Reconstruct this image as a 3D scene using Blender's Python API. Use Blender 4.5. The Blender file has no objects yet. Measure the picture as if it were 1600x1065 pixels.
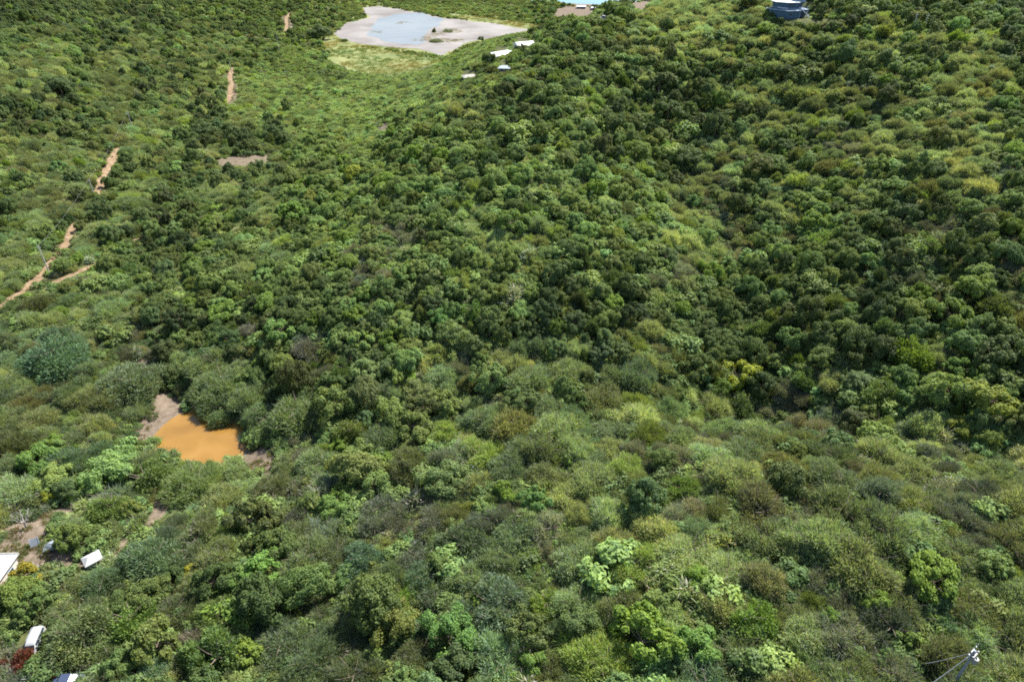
import bpy, math, random
import numpy as np
from mathutils import Vector, Matrix, Euler
rng = np.random.default_rng(11); random.seed(11)
sc = bpy.context.scene
COL = sc.collection

# ---------------------------------------------------------------- camera
cam = bpy.data.cameras.new('camera'); cam_o = bpy.data.objects.new('camera', cam); COL.objects.link(cam_o)
cam.sensor_width = 36.0; cam.sensor_fit = 'HORIZONTAL'; cam.lens = 24.0
cam.clip_start = 1.0; cam.clip_end = 60000.0
cam_o.location = (0, 0, 100.0); cam_o.rotation_euler = (math.radians(90-34.0), 0, 0)
sc.camera = cam_o
# ---------------------------------------------------------------- sky, sun, exposure
SUN_EL, SUN_AZ = math.radians(50), math.radians(40)      # azimuth from +Y towards +X
w = bpy.data.worlds.new('World'); sc.world = w; w.use_nodes = True
nt = w.node_tree; bg = nt.nodes['Background']
sky = nt.nodes.new('ShaderNodeTexSky'); sky.sky_type = 'NISHITA'; sky.sun_disc = False
sky.sun_elevation = SUN_EL; sky.sun_rotation = SUN_AZ; sky.altitude = 60
nt.links.new(sky.outputs[0], bg.inputs['Color']); bg.inputs['Strength'].default_value = 0.09
sun = bpy.data.lights.new('sun', 'SUN'); sun.energy = 5.0; sun.angle = math.radians(0.53); sun.color = (1, .965, .91)
so = bpy.data.objects.new('sun', sun); COL.objects.link(so)
SD = Vector((math.sin(SUN_AZ)*math.cos(SUN_EL), math.cos(SUN_AZ)*math.cos(SUN_EL), math.sin(SUN_EL)))
so.rotation_euler = SD.to_track_quat('Z', 'Y').to_euler(); so.location = (200, 300, 400)
sc.view_settings.view_transform = 'Standard'; sc.view_settings.look = 'None'
sc.view_settings.exposure = 1.2; sc.view_settings.gamma = 1
sc.cycles.max_bounces = 5; sc.cycles.diffuse_bounces = 2; sc.cycles.glossy_bounces = 2
sc.cycles.transmission_bounces = 3; sc.cycles.volume_bounces = 0; sc.cycles.transparent_max_bounces = 4
sc.cycles.use_denoising = False; sc.cycles.filter_width = 1.8
sc.cycles.caustics_reflective = False; sc.cycles.caustics_refractive = False

# --- TERRAIN START ---
F = 1066.7; CX, CY = 800.0, 532.5
CAM_H = 100.0; PITCH = math.radians(34.0)      # depression of the optical axis
_c, _s = math.cos(PITCH), math.sin(PITCH)
def ray(px, py):
    u = (px-CX)/F; v = (CY-py)/F
    return np.array([u, _c + v*_s, -_s + v*_c])
def at_z(px, py, z):
    d = ray(px, py); t = (CAM_H - z)/-d[2]
    return np.array([d[0]*t, d[1]*t, z])
def project(P):
    P = np.asarray(P, float); x, y, z = P[..., 0], P[..., 1], P[..., 2]-CAM_H
    dep = y*_c - z*_s; up = y*_s + z*_c
    dep = np.where(dep < 1, 1e-3, dep)
    return CX + F*x/dep, CY - F*up/dep, dep
CTRL = [ # photo x, photo y, ground height there (m)
 (-100,1160,11),(400,1160,13),(800,1160,16),(1200,1160,20),(1700,1160,24),
 (0,1065,11),(200,1065,11.5),(500,1065,13),(800,1065,15),(1100,1065,18),(1350,1065,21),(1600,1065,23),
 (0,900,10),(150,870,9.5),(400,900,11),(700,900,14),(1000,900,17),(1300,880,23),(1500,900,24),(1600,900,25),
 (0,780,9.5),(200,770,8.8),(600,760,12),(850,760,16),(1100,760,19),(1350,760,22),(1600,780,24),
 (0,620,8.5),(120,640,8.3),(240,640,8),(305,690,7.6),(400,715,8),(305,650,7.8),(380,660,8),(500,650,11),(700,620,14),(900,620,17),(1200,640,15.5),(1400,670,19),(1600,700,22),(1700,700,24),
 (0,480,9.5),(150,520,8.8),(280,560,8.6),(450,540,14),(650,500,19),(900,500,21),(1150,520,18),(1350,540,22),(1600,540,27),
 (105,375,9),(300,420,9),(450,400,16),(650,380,24),(850,380,27),(1050,380,25),(1180,380,24),(1400,380,31),(1600,380,37),
 (-100,330,17),(0,300,15),(170,260,10),(300,320,6.5),(420,300,10),(550,290,20),(700,260,29),(850,260,35),(1000,260,32),(1090,240,32),(1250,240,36),(1450,240,42),(1600,240,46),
 (0,170,27),(150,170,18),(360,130,6),(260,190,9),(380,235,4),(560,215,9),(630,175,22),(740,160,36),(900,150,43),(1060,140,42),(1250,130,46),(1450,120,52),(1600,110,55),
 (0,60,35),(150,60,27),(300,50,14),(400,60,8),(480,140,2.5),(600,120,2),(500,60,2),(660,100,1.5),
 (450,25,6),(540,50,.9),(620,40,.9),(620,80,.9),(680,60,.9),(760,50,.9),(560,20,1.2),(700,20,1.2),(650,8,1.8),(800,18,2.0),
 (720,118,33),(830,62,45),(960,18,54),(900,70,50),(1100,30,56),(1235,20,60),(1400,30,61),(1600,20,62),
]
ANCH = [ # x, y, height, for ground that the frame cuts off or hides
 (-260,330,45),(-330,420,48),(-420,520,45),(-330,650,30),(-260,760,12),(-150,800,2.5),(-400,900,4),
 (0,470,16),(40,420,30),(0,560,3),(90,520,20),(160,480,38),(260,420,52),(60,620,2),(150,620,10),(60,700,2),(-40,700,1.5),(300,600,25),(200,720,3),
 (150,350,61),(230,330,62),(90,360,52),(330,300,60),(330,200,48),(330,100,30),(300,0,24),(0,0,17),(-150,0,12),(-250,100,14),(-260,200,30),(160,0,22),
 (0,-80,17),(-300,-80,14),(300,-80,22),(500,300,55),(500,0,25),(500,700,8),(450,500,35),(-500,200,45),(-500,-50,20)]
def _tps(d2):
    return 0.5*d2*np.log(d2+1e-9)
_A = np.array([at_z(*c) for c in CTRL] + [np.array(a, float) for a in ANCH])
_S = 100.0
def _fit():
    X = _A[:, :2]/_S; n = len(X)
    d2 = ((X[:, None]-X[None])**2).sum(-1)
    K = _tps(d2) + np.eye(n)*0.004
    Pm = np.hstack([np.ones((n, 1)), X])
    M = np.zeros((n+3, n+3)); M[:n, :n] = K; M[:n, n:] = Pm; M[n:, :n] = Pm.T
    return np.linalg.solve(M, np.r_[_A[:, 2], 0, 0, 0])
_W = _fit()
def _h_raw(x, y):
    q = np.stack([np.ravel(x), np.ravel(y)], -1)/_S; out = np.empty(len(q))
    for i in range(0, len(q), 20000):
        b = q[i:i+20000]; d2 = ((b[:, None]-_A[None, :, :2]/_S)**2).sum(-1)
        out[i:i+20000] = _tps(d2) @ _W[:-3] + _W[-3] + b @ _W[-2:]
    return out.reshape(np.shape(x))
# --- TERRAIN END ---

# ---------------------------------------------------------------- outlines traced from the photograph (laid on the ground)
def area(*pts): return np.array(pts, float)
SALT = area((525,50),(541,37),(575,27),(566,12),(594,10),(650,19),(690,28),(753,35),(832,47),(790,54),(769,59),(725,69),(690,87),(650,77),(600,73),(556,69),(528,59))
SALT_W = area((583,36),(612,23),(656,20),(690,29),(683,42),(668,52),(652,71),(625,70),(600,64),(572,54))
MARSH = area((490,80),(520,35),(545,8),(700,12),(790,24),(858,38),(845,60),(780,78),(715,100),(640,118),(575,118),(520,98))
POND = area((234,688),(243,673),(258,661),(272,650),(288,641),(312,634),(372,648),(392,688),(378,716),(350,726),(325,729),(285,727),(243,708))
# what must stay in sight: no crown may cover these (photo pixels)
KEEP = [area((237,686),(258,662),(274,650),(292,648),(300,664),(330,672),(362,668),(370,700),(371,712),(350,721),(326,722),(295,712),(262,706)),
        area((530,50),(541,37),(575,27),(568,12),(594,12),(650,20),(690,30),(753,37),(828,48),(769,58),(725,68),(700,84),(690,86),(650,78),(600,73),(556,69)),
        area((506,66),(514,46),(524,52),(530,64),(560,73),(600,78),(650,86),(694,92),(668,107),(620,116),(560,112),(516,96)),
        area((700,20),(760,28),(850,40),(800,42),(740,32)),
        area((240,618),(264,606),(290,636),(276,648),(262,655),(240,668),(222,690),(206,690),(212,664),(234,644)),
        area((378,700),(396,694),(432,698),(428,738),(400,740),(378,720)), area((205,560),(225,560),(226,568),(208,568)),
        area((0,812),(40,806),(70,812),(78,838),(66,856),(0,860)), area((50,790),(82,796),(95,815),(60,822)),
        area((216,815),(236,785),(246,742),(268,745),(270,775),(258,800),(232,832)), area((150,858),(205,830),(215,838),(180,868)),
        area((40,845),(72,848),(92,880),(50,890)), area((0,862),(29,864),(27,885),(10,922),(0,928)),
        area((132,860),(168,858),(172,890),(134,884)),
        area((42,980),(70,980),(66,1022),(40,1020)), area((86,1046),(134,1046),(134,1065),(80,1065)),
        area((0,1000),(38,985),(40,1010),(0,1020)),
        area((336,247),(380,242),(428,240),(426,252),(380,259),(342,258)),
        area((352,112),(366,112),(372,150),(362,162),(352,160),(357,140)), area((442,24),(452,24),(456,44),(447,46)),
        area((1205,0),(1268,0),(1268,26),(1240,30),(1212,28)), area((1228,31),(1268,28),(1322,25),(1320,30),(1250,35)),
        area((872,13),(905,9),(928,14),(925,26),(870,24)), area((868,0),(955,0),(945,7),(900,7)), area((985,5),(1015,1),(1010,12),(992,16)),
        area((776,72),(798,70),(798,82),(768,86)), area((804,58),(830,58),(830,69),(806,70)), area((778,92),(798,92),(798,106),(778,106)),
        area((723,108),(745,106),(745,120),(722,120)),
        area((590,200),(606,190),(612,196),(596,206)), area((938,22),(952,22),(952,30),(938,30)),
        area((1128,905),(1148,903),(1146,940),(1132,942)), area((345,1008),(362,1008),(362,1025),(342,1025)),
        area((628,1015),(648,1015),(646,1040),(632,1050)), area((925,890),(945,885),(938,920),(922,920)),
        area((135,820),(156,820),(156,838),(138,840)), area((62,858),(92,846),(120,868),(122,884),(74,892)), area((92,792),(118,786),(128,800),(100,812)), area((158,700),(176,696),(180,712),(160,716)), area((1196,990),(1215,984),(1214,1004),(1200,1006)),
        area((448,780),(462,780),(462,794),(448,794)), area((1124,860),(1160,852),(1160,864),(1128,870))]
ROADS = [[(-14,494),(0,480),(24,462),(52,440),(76,416),(94,396),(106,375),(118,352),(138,322),(152,300),(164,272),(180,242)],
         [(180,242),(205,205),(240,185),(300,172),(352,160),(361,135),(362,112),(400,88),(438,62),(447,45),(449,26),(470,10)],
         [(72,452),(88,440),(112,430),(132,421),(152,412),(180,398),(212,375),(226,368)]]
def road_px(i): return ROADS[i]
def in_poly(pts, poly):
    x = pts[..., 0]; y = pts[..., 1]; r = np.zeros(x.shape, bool); n = len(poly)
    for i in range(n):
        x1, y1 = poly[i]; x2, y2 = poly[(i+1) % n]
        c = ((y1 > y) != (y2 > y)); xi = (x2-x1)*(y-y1)/((y2-y1) if y2 != y1 else 1e-9)+x1
        r ^= c & (x < xi)
    return r
def seg_dist(P, poly, closed=True):
    P = np.asarray(P, float); best = np.full(P.shape[:-1], 1e9); n = len(poly)
    for i in range(n if closed else n-1):
        a = poly[i]; b = poly[(i+1) % n]; ab = b-a
        t = np.clip(((P-a) @ ab)/max(ab @ ab, 1e-9), 0, 1)
        best = np.minimum(best, np.hypot(*np.moveaxis(P-(a+t[..., None]*ab), -1, 0)))
    return best
def flat_poly(px, z): return np.array([at_z(a, b, z)[:2] for a, b in px])
LV_POND, LV_SALT, LV_MUD = 7.2, 0.95, 1.0
POND_XY = flat_poly(POND, LV_POND); SALT_XY = flat_poly(SALT, LV_MUD); SALTW_XY = flat_poly(SALT_W, LV_SALT); MARSH_XY = flat_poly(MARSH, 1.1)
def sstep(x): x = np.clip(x, 0, 1); return x*x*(3-2*x)
PADS = []          # (x, y, radius, height): level ground under buildings and cars
_perm = rng.random((64, 64))
def vnoise(x, y, s):
    x = np.asarray(x)/s; y = np.asarray(y)/s; xi = np.floor(x).astype(int); yi = np.floor(y).astype(int)
    fx = sstep(x-xi); fy = sstep(y-yi); g = lambda a, b: _perm[b % 64, a % 64]
    return (g(xi, yi)*(1-fx)+g(xi+1, yi)*fx)*(1-fy)+(g(xi, yi+1)*(1-fx)+g(xi+1, yi+1)*fx)*fy
def _chan(pts): return np.array([at_z(*p)[:2] for p in pts])
CHANNELS = [(_chan([(985,150,41),(1040,240,33),(1080,320,28),(1120,420,23),(1150,520,18),(1190,620,15.5)]), 3.6, 13.0),
            (_chan([(1640,735,24),(1400,672,19),(1200,630,15.5),(1000,640,16.5)]), 3.0, 9.0),
            (_chan([(225,520,8.7),(255,580,8.4),(290,640,8)]), 1.5, 5.0), (_chan([(620,200,24),(560,300,18),(470,400,14)]), 2.5, 14.0)]
def height_exact(x, y):
    x = np.asarray(x, float); y = np.asarray(y, float)
    xc = np.clip(x, -520, 520); yc = np.clip(y, -100, 860)
    h = _h_raw(xc, yc)
    for L_, dp, wd_ in CHANNELS: h = h - dp*np.exp(-(seg_dist(np.stack([x, y], -1), L_, False)/wd_)**2)
    far = sstep((np.hypot(x-xc, y-yc))/400); h = h*(1-far)+(12-6*sstep((y-500)/600))*far
    h = h + (vnoise(x, y, 23)-.5)*1.6 + (vnoise(x+99, y+7, 9)-.5)*.6
    coast = 778 - 46*np.exp(-((x-85)/60)**2) + 0.05*np.abs(x) + (vnoise(x, y*0, 60)-.5)*14
    land = sstep((coast-y)/14)
    h = np.maximum(h, 1.0+.5*vnoise(x, y, 40))*land + (-5)*(1-land)
    P = np.stack([x, y], -1)
    for poly, lv, soft, dig in ((POND_XY, LV_POND, 6, .5), (SALT_XY, LV_MUD, 40, .35)):
        d = seg_dist(P, poly); ins = in_poly(P, poly); d = np.where(ins, -d, d)
        k = 1-sstep(d/soft)
        h = h*(1-k) + (lv+.12+.3*sstep(d/soft))*k
        h = np.where(ins, lv + .1 - (dig+.1)*sstep(-d/(soft*.25)), h)
    for (a, b, r, z) in PADS:
        k = 1-sstep((np.hypot(x-a, y-b)-r)/3.5); h = h*(1-k)+z*k
    return h
# ground grid: fine near, coarse far
def axis(pts):
    out = [pts[0][0]]
    for (a, s), (b, _) in zip(pts[:-1], pts[1:]):
        n = max(1, int(round((b-a)/s))); out += list(np.linspace(a, b, n+1)[1:])
    return np.array(out)
GX = axis([(-6000,900),(-1500,100),(-520,20),(-380,5),(-200,1.6),(160,2.0),(300,5),(520,60),(1500,900),(6000,1)])
GY = axis([(-1500,300),(-100,20),(30,4),(70,1.6),(260,2.5),(420,4),(560,5),(860,40),(1500,500),(4000,1)])
def _grid():
    X, Y = np.meshgrid(GX, GY); return X, Y, height_exact(X, Y)
GXX, GYY, GZ = _grid()
def H(x, y):
    x = np.asarray(x, float); y = np.asarray(y, float)
    i = np.clip(np.searchsorted(GX, x)-1, 0, len(GX)-2); j = np.clip(np.searchsorted(GY, y)-1, 0, len(GY)-2)
    fx = (x-GX[i])/(GX[i+1]-GX[i]); fy = (y-GY[j])/(GY[j+1]-GY[j])
    return (GZ[j, i]*(1-fx)+GZ[j, i+1]*fx)*(1-fy)+(GZ[j+1, i]*(1-fx)+GZ[j+1, i+1]*fx)*fy
def ground_at(px, py, off=0.0):
    """where the photo's pixel meets the ground raised by off; the point on the ground below it"""
    d = ray(px, py); t = np.arange(60, 1100, .5)
    x = d[0]*t; y = d[1]*t; z = CAM_H+d[2]*t; g = H(x, y)+off
    k = int(np.argmax(z < g)) if (z < g).any() else len(t)-1
    return float(x[k]), float(y[k]), float(H(x[k], y[k]))
_pads = []
for (px, py, r, hh) in ((6,905,9,0),(150,882,3.4,0),(55,1003,3.2,0),(107,1064,3.4,0),(1238,26,9,0),(784,84,4.5,0),(819,70,4.5,0),(789,104,3.5,0),(733,120,3.5,0)):
    a, b, c = ground_at(px, py); _pads.append((a, b, r, c))
PADS += _pads
GXX, GYY, GZ = _grid()

# ---------------------------------------------------------------- materials
def new_mat(name):
    m = bpy.data.materials.new(name); m.use_nodes = True
    return m, m.node_tree, m.node_tree.nodes['Principled BSDF']
def N(t, kind, **kw):
    n = t.nodes.new(kind)
    for k, v in kw.items(): setattr(n, k, v)
    return n
def plain(name, col, rough=.7, metal=0.0, var=.12, scale=3.0, spec=.35, dirt=None):
    m, t, b = new_mat(name)
    tc = N(t, 'ShaderNodeTexCoord'); no = N(t, 'ShaderNodeTexNoise'); no.inputs['Scale'].default_value = scale; no.inputs['Detail'].default_value = 6
    t.links.new(tc.outputs['Object'], no.inputs['Vector'])
    r = N(t, 'ShaderNodeValToRGB'); c = np.array(col)
    r.color_ramp.elements[0].position = .3; r.color_ramp.elements[1].position = .7
    r.color_ramp.elements[0].color = (*(c*(1-var) if dirt is None else np.array(dirt)), 1); r.color_ramp.elements[1].color = (*np.minimum(c*(1+var), .9), 1)
    t.links.new(no.outputs['Fac'], r.inputs[0]); t.links.new(r.outputs[0], b.inputs['Base Color'])
    b.inputs['Roughness'].default_value = rough; b.inputs['Metallic'].default_value = metal; b.inputs['Specular IOR Level'].default_value = spec
    return m
def leaf_mat(name, col, trans=.4, rough=.5, spec=.35, twig=None, twig_f=0.0, sp=.35):
    """leaves: every leaf its own shade, every plant its own tint (custom property / point attribute 'tint')"""
    m, t, b = new_mat(name); L = t.links.new
    at = N(t, 'ShaderNodeAttribute', attribute_type='INSTANCER', attribute_name='tint')
    ge = N(t, 'ShaderNodeNewGeometry')
    rp = N(t, 'ShaderNodeValToRGB'); e = rp.color_ramp.elements; c = np.array(col)
    e[0].position = 0; e[1].position = 1
    e[0].color = (*(c*np.array([1-sp, 1-sp*.9, 1-sp*.7])), 1); e[1].color = (*(c*np.array([1+sp*1.5, 1+sp*1.1, 1+sp*.6])), 1)
    if twig is not None:
        x = rp.color_ramp.elements.new(1-twig_f); x.color = e[1].color if False else (*(c*(1+sp)), 1)
        y = rp.color_ramp.elements.new(min(.999, 1-twig_f+.01)); y.color = (*twig, 1)
        rp.color_ramp.elements[-1].color = (*(np.array(twig)*1.35), 1)
    L(ge.outputs['Random Per Island'], rp.inputs[0])
    mu = N(t, 'ShaderNodeMix', data_type='RGBA', blend_type='MULTIPLY'); mu.inputs['Factor'].default_value = 1
    tcn = N(t, 'ShaderNodeTexCoord'); nn = N(t, 'ShaderNodeTexNoise'); nn.inputs['Scale'].default_value = .55; nn.inputs['Detail'].default_value = 2
    L(tcn.outputs['Object'], nn.inputs['Vector']); vr = N(t, 'ShaderNodeValToRGB'); vr.color_ramp.elements[0].position = .3; vr.color_ramp.elements[1].position = .7
    vr.color_ramp.elements[0].color = (.78,.84,.95,1); vr.color_ramp.elements[1].color = (1.0,1.0,.86,1); L(nn.outputs['Fac'], vr.inputs[0])
    m0 = N(t, 'ShaderNodeMix', data_type='RGBA', blend_type='MULTIPLY'); m0.inputs['Factor'].default_value = 1; L(rp.outputs[0], m0.inputs['A']); L(vr.outputs[0], m0.inputs['B'])
    L(m0.outputs['Result'], mu.inputs['A']); L(at.outputs['Color'], mu.inputs['B'])
    L(mu.outputs['Result'], b.inputs['Base Color'])
    b.inputs['Roughness'].default_value = rough; b.inputs['Specular IOR Level'].default_value = spec
    tr = N(t, 'ShaderNodeBsdfTranslucent'); hs = N(t, 'ShaderNodeMix', data_type='RGBA', blend_type='MULTIPLY'); hs.inputs['Factor'].default_value = 1
    L(mu.outputs['Result'], hs.inputs['A']); hs.inputs['B'].default_value = (1.25, 1.2, .55, 1); L(hs.outputs['Result'], tr.inputs['Color'])
    mx = N(t, 'ShaderNodeMixShader'); mx.inputs[0].default_value = trans
    L(b.outputs[0], mx.inputs[1]); L(tr.outputs[0], mx.inputs[2]); L(mx.outputs[0], t.nodes['Material Output'].inputs['Surface'])
    return m
M = {}
M['T'] = leaf_mat('thorn_foliage', (.235,.288,.128), .42, .65, .1, (.26,.25,.2), .16, .42)
M['G'] = leaf_mat('green_foliage', (.155,.222,.074), .4, .6, .16, None, 0, .35)
M['B'] = leaf_mat('bright_foliage', (.19,.265,.085), .42, .6, .15, None, 0, .3)
M['D'] = leaf_mat('dark_foliage', (.118,.17,.062), .3, .6, .18, None, 0, .35)
M['S'] = leaf_mat('dry_twigs', (.185,.22,.11), .3, .7, .1, (.26,.245,.205), .4, .35)
M['O'] = leaf_mat('olive_foliage', (.20,.262,.10), .4, .65, .12, (.22,.2,.14), .06, .35)
M['N'] = leaf_mat('blue_green_foliage', (.165,.222,.112), .35, .6, .15, (.2,.2,.16), .05, .35)
M['Y'] = leaf_mat('yellow_blossom', (.36,.34,.035), .35, .6, .2, (.13,.17,.04), .3, .25)
M['R'] = leaf_mat('red_brown_foliage', (.17,.05,.03), .25, .6, .2, (.1,.1,.04), .15, .4)
M['bark'] = plain('bark', (.16,.125,.095), .9, scale=8, var=.35)
M['deadwood'] = plain('grey_deadwood', (.36,.33,.29), .85, scale=8, var=.25)
M['grass'] = leaf_mat('dry_grass_blades', (.19,.19,.075), .35, .7, .15, (.3,.25,.14), .25, .35)
M['marsh'] = leaf_mat('marsh_grass_blades', (.21,.235,.085), .35, .7, .15, (.33,.25,.12), .15, .3)

def ground_mat():
    m, t, b = new_mat('hill_ground'); L = t.links.new
    tc = N(t, 'ShaderNodeTexCoord')
    def noise(s, d=8, dist=0):
        n = N(t, 'ShaderNodeTexNoise'); n.inputs['Scale'].default_value = s; n.inputs['Detail'].default_value = d; n.inputs['Distortion'].default_value = dist
        L(tc.outputs['Object'], n.inputs['Vector']); return n
    a = N(t, 'ShaderNodeValToRGB'); e = a.color_ramp.elements
    e[0].position = .35; e[0].color = (.062,.062,.028,1); e[1].position = .68; e[1].color = (.115,.115,.045,1)
    x = e.new(.52); x.color = (.085,.098,.035,1); L(noise(.5, 10).outputs['Fac'], a.inputs[0])
    s = N(t, 'ShaderNodeValToRGB'); e = s.color_ramp.elements
    e[0].position = .3; e[0].color = (.105,.082,.058,1); e[1].position = .7; e[1].color = (.205,.16,.118,1); L(noise(.8, 10, .3).outputs['Fac'], s.inputs[0])
    at = N(t, 'ShaderNodeAttribute', attribute_name='bare')
    ad = N(t, 'ShaderNodeMath', operation='ADD'); n2 = noise(.6, 8)
    L(at.outputs['Fac'], ad.inputs[0]); L(n2.outputs['Fac'], ad.inputs[1])
    mr = N(t, 'ShaderNodeMapRange'); mr.inputs['From Min'].default_value = .82; mr.inputs['From Max'].default_value = 1.02; L(ad.outputs[0], mr.inputs['Value'])
    mx = N(t, 'ShaderNodeMix', data_type='RGBA'); L(mr.outputs[0], mx.inputs['Factor']); L(a.outputs[0], mx.inputs['A']); L(s.outputs[0], mx.inputs['B'])
    gr = N(t, 'ShaderNodeAttribute', attribute_name='marsh')
    g = N(t, 'ShaderNodeValToRGB'); e = g.color_ramp.elements
    e[0].position = .35; e[0].color = (.13,.16,.06,1); e[1].position = .65; e[1].color = (.24,.245,.1,1); L(noise(.06, 10, .5).outputs['Fac'], g.inputs[0])
    ad2 = N(t, 'ShaderNodeMath', operation='ADD'); L(gr.outputs['Fac'], ad2.inputs[0]); L(noise(.05, 8).outputs['Fac'], ad2.inputs[1])
    mr2 = N(t, 'ShaderNodeMapRange'); mr2.inputs['From Min'].default_value = .85; mr2.inputs['From Max'].default_value = 1.0; L(ad2.outputs[0], mr2.inputs['Value'])
    m2 = N(t, 'ShaderNodeMix', data_type='RGBA'); L(mr2.outputs[0], m2.inputs['Factor']); L(mx.outputs['Result'], m2.inputs['A']); L(g.outputs[0], m2.inputs['B'])
    L(m2.outputs['Result'], b.inputs['Base Color']); b.inputs['Roughness'].default_value = .95; b.inputs['Specular IOR Level'].default_value = .1
    bp = N(t, 'ShaderNodeBump'); bp.inputs['Distance'].default_value = .25; bp.inputs['Strength'].default_value = .6; L(noise(1.7, 10).outputs['Fac'], bp.inputs['Height']); L(bp.outputs[0], b.inputs['Normal'])
    return m
def ramp_mat(name, stops, scale, rough=.9, dist=.3, bump=.0, spec=.15, detail=9, stretch=(1,1,1)):
    m, t, b = new_mat(name); L = t.links.new
    tc = N(t, 'ShaderNodeTexCoord'); mp = N(t, 'ShaderNodeMapping'); mp.inputs['Scale'].default_value = stretch
    no = N(t, 'ShaderNodeTexNoise'); no.inputs['Scale'].default_value = scale; no.inputs['Detail'].default_value = detail; no.inputs['Distortion'].default_value = dist
    L(tc.outputs['Object'], mp.inputs[0]); L(mp.outputs[0], no.inputs['Vector'])
    r = N(t, 'ShaderNodeValToRGB'); e = r.color_ramp.elements
    e[0].position, e[0].color = stops[0][0], (*stops[0][1], 1); e[1].position, e[1].color = stops[-1][0], (*stops[-1][1], 1)
    for p, c in stops[1:-1]: x = e.new(p); x.color = (*c, 1)
    L(no.outputs['Fac'], r.inputs[0]); L(r.outputs[0], b.inputs['Base Color']); b.inputs['Roughness'].default_value = rough; b.inputs['Specular IOR Level'].default_value = spec
    if bump:
        bp = N(t, 'ShaderNodeBump'); bp.inputs['Distance'].default_value = bump; L(no.outputs['Fac'], bp.inputs['Height']); L(bp.outputs[0], b.inputs['Normal'])
    return m
M['ground'] = ground_mat()
M['dirt'] = ramp_mat('orange_dirt', [(.3,(.14,.09,.052)),(.5,(.22,.15,.088)),(.7,(.29,.215,.14))], .7, bump=.1)
M['mud'] = ramp_mat('salt_mud', [(.3,(.145,.125,.108)),(.5,(.20,.178,.158)),(.7,(.26,.238,.215))], .035, .6, .6, spec=.3)
M['salt_water'] = ramp_mat('pale_brine', [(.3,(.135,.15,.155)),(.5,(.17,.182,.185)),(.7,(.20,.215,.21))], .02, .3, .8, spec=.4)
M['pond'] = ramp_mat('silty_orange_water', [(.3,(.20,.105,.024)),(.5,(.245,.132,.03)),(.7,(.285,.158,.04))], .12, .08, .6, spec=.35)
M['sea'] = ramp_mat('sea_water', [(.3,(.03,.13,.17)),(.7,(.05,.2,.24))], .01, .12, .5, bump=.3, spec=.5)
M['sand'] = ramp_mat('pale_ground', [(.3,(.2,.17,.13)),(.7,(.28,.25,.19))], .3)
M['lawn'] = ramp_mat('pale_lawn', [(.3,(.17,.21,.07)),(.7,(.26,.27,.1))], .2)

# ---------------------------------------------------------------- mesh helpers
def tag(o, label=None, cat=None, group=None, kind=None):
    if label: o['label'] = label
    if cat: o['category'] = cat
    if group: o['group'] = group
    if kind: o['kind'] = kind
    return o
def link(o, parent=None):
    COL.objects.link(o)
    if parent is not None: o.parent = parent
    return o
def np_mesh(name, V, Fq, mats, midx=None, smooth=False):
    """V (n,3); Fq (m,4) quads"""
    me = bpy.data.meshes.new(name); V = np.asarray(V, np.float32); Fq = np.asarray(Fq, np.int32)
    me.vertices.add(len(V)); me.vertices.foreach_set('co', V.ravel())
    k = Fq.shape[1]; me.loops.add(Fq.size); me.loops.foreach_set('vertex_index', Fq.ravel())
    me.polygons.add(len(Fq)); me.polygons.foreach_set('loop_start', np.arange(0, Fq.size, k, dtype=np.int32))
    for m in mats: me.materials.append(m)
    if midx is not None: me.polygons.foreach_set('material_index', np.asarray(midx, np.int32))
    me.update(calc_edges=True)
    if smooth: me.polygons.foreach_set('use_smooth', np.ones(len(Fq), bool))
    return me
class MB:
    def __init__(s): s.v = []; s.f = []; s.m = []
    def add(s, vs, fs, mi=0):
        o = len(s.v); s.v += [tuple(map(float, p)) for p in vs]; s.f += [[o+i for i in f] for f in fs]; s.m += [mi]*len(fs); return s
    def box(s, x0, x1, y0, y1, z0, z1, mi=0):
        v = [(x0,y0,z0),(x1,y0,z0),(x1,y1,z0),(x0,y1,z0),(x0,y0,z1),(x1,y0,z1),(x1,y1,z1),(x0,y1,z1)]
        return s.add(v, [(3,2,1,0),(4,5,6,7),(0,1,5,4),(1,2,6,5),(2,3,7,6),(3,0,4,7)], mi)
    def prism(s, pts, z0, z1, mi=0):
        n = len(pts); v = [(x, y, z0) for x, y in pts]+[(x, y, z1) for x, y in pts]
        return s.add(v, [tuple(range(n))[::-1], tuple(range(n, 2*n))]+[(i, (i+1) % n, n+(i+1) % n, n+i) for i in range(n)], mi)
    def tube(s, pts, rs, n=8, mi=0):
        pts = [Vector(p) for p in pts]; rings = []
        for i, p in enumerate(pts):
            d = (pts[min(i+1, len(pts)-1)]-pts[max(i-1, 0)]).normalized(); a = d.orthogonal().normalized(); b = d.cross(a)
            rings.append([p+(a*math.cos(2*math.pi*k/n)+b*math.sin(2*math.pi*k/n))*rs[i] for k in range(n)])
        v = [q for r in rings for q in r]; f = []
        for i in range(len(pts)-1):
            for k in range(n): f.append((i*n+k, i*n+(k+1) % n, (i+1)*n+(k+1) % n, (i+1)*n+k))
        f.append(tuple(range(n))[::-1]); f.append(tuple(range((len(pts)-1)*n, len(pts)*n)))
        return s.add(v, f, mi)
    def mesh(s, name, mats, bevel=0):
        me = bpy.data.meshes.new(name); me.from_pydata(s.v, [], s.f)
        for m in (mats if isinstance(mats, (list, tuple)) else [mats]): me.materials.append(m)
        me.polygons.foreach_set('material_index', s.m); me.update(); return me
    def build(s, name, mats, parent=None, bevel=0):
        o = bpy.data.objects.new(name, s.mesh(name, mats)); link(o, parent)
        if bevel:
            md = o.modifiers.new('bevel', 'BEVEL'); md.width = bevel; md.segments = 2; md.limit_method = 'ANGLE'
        return o
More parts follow.
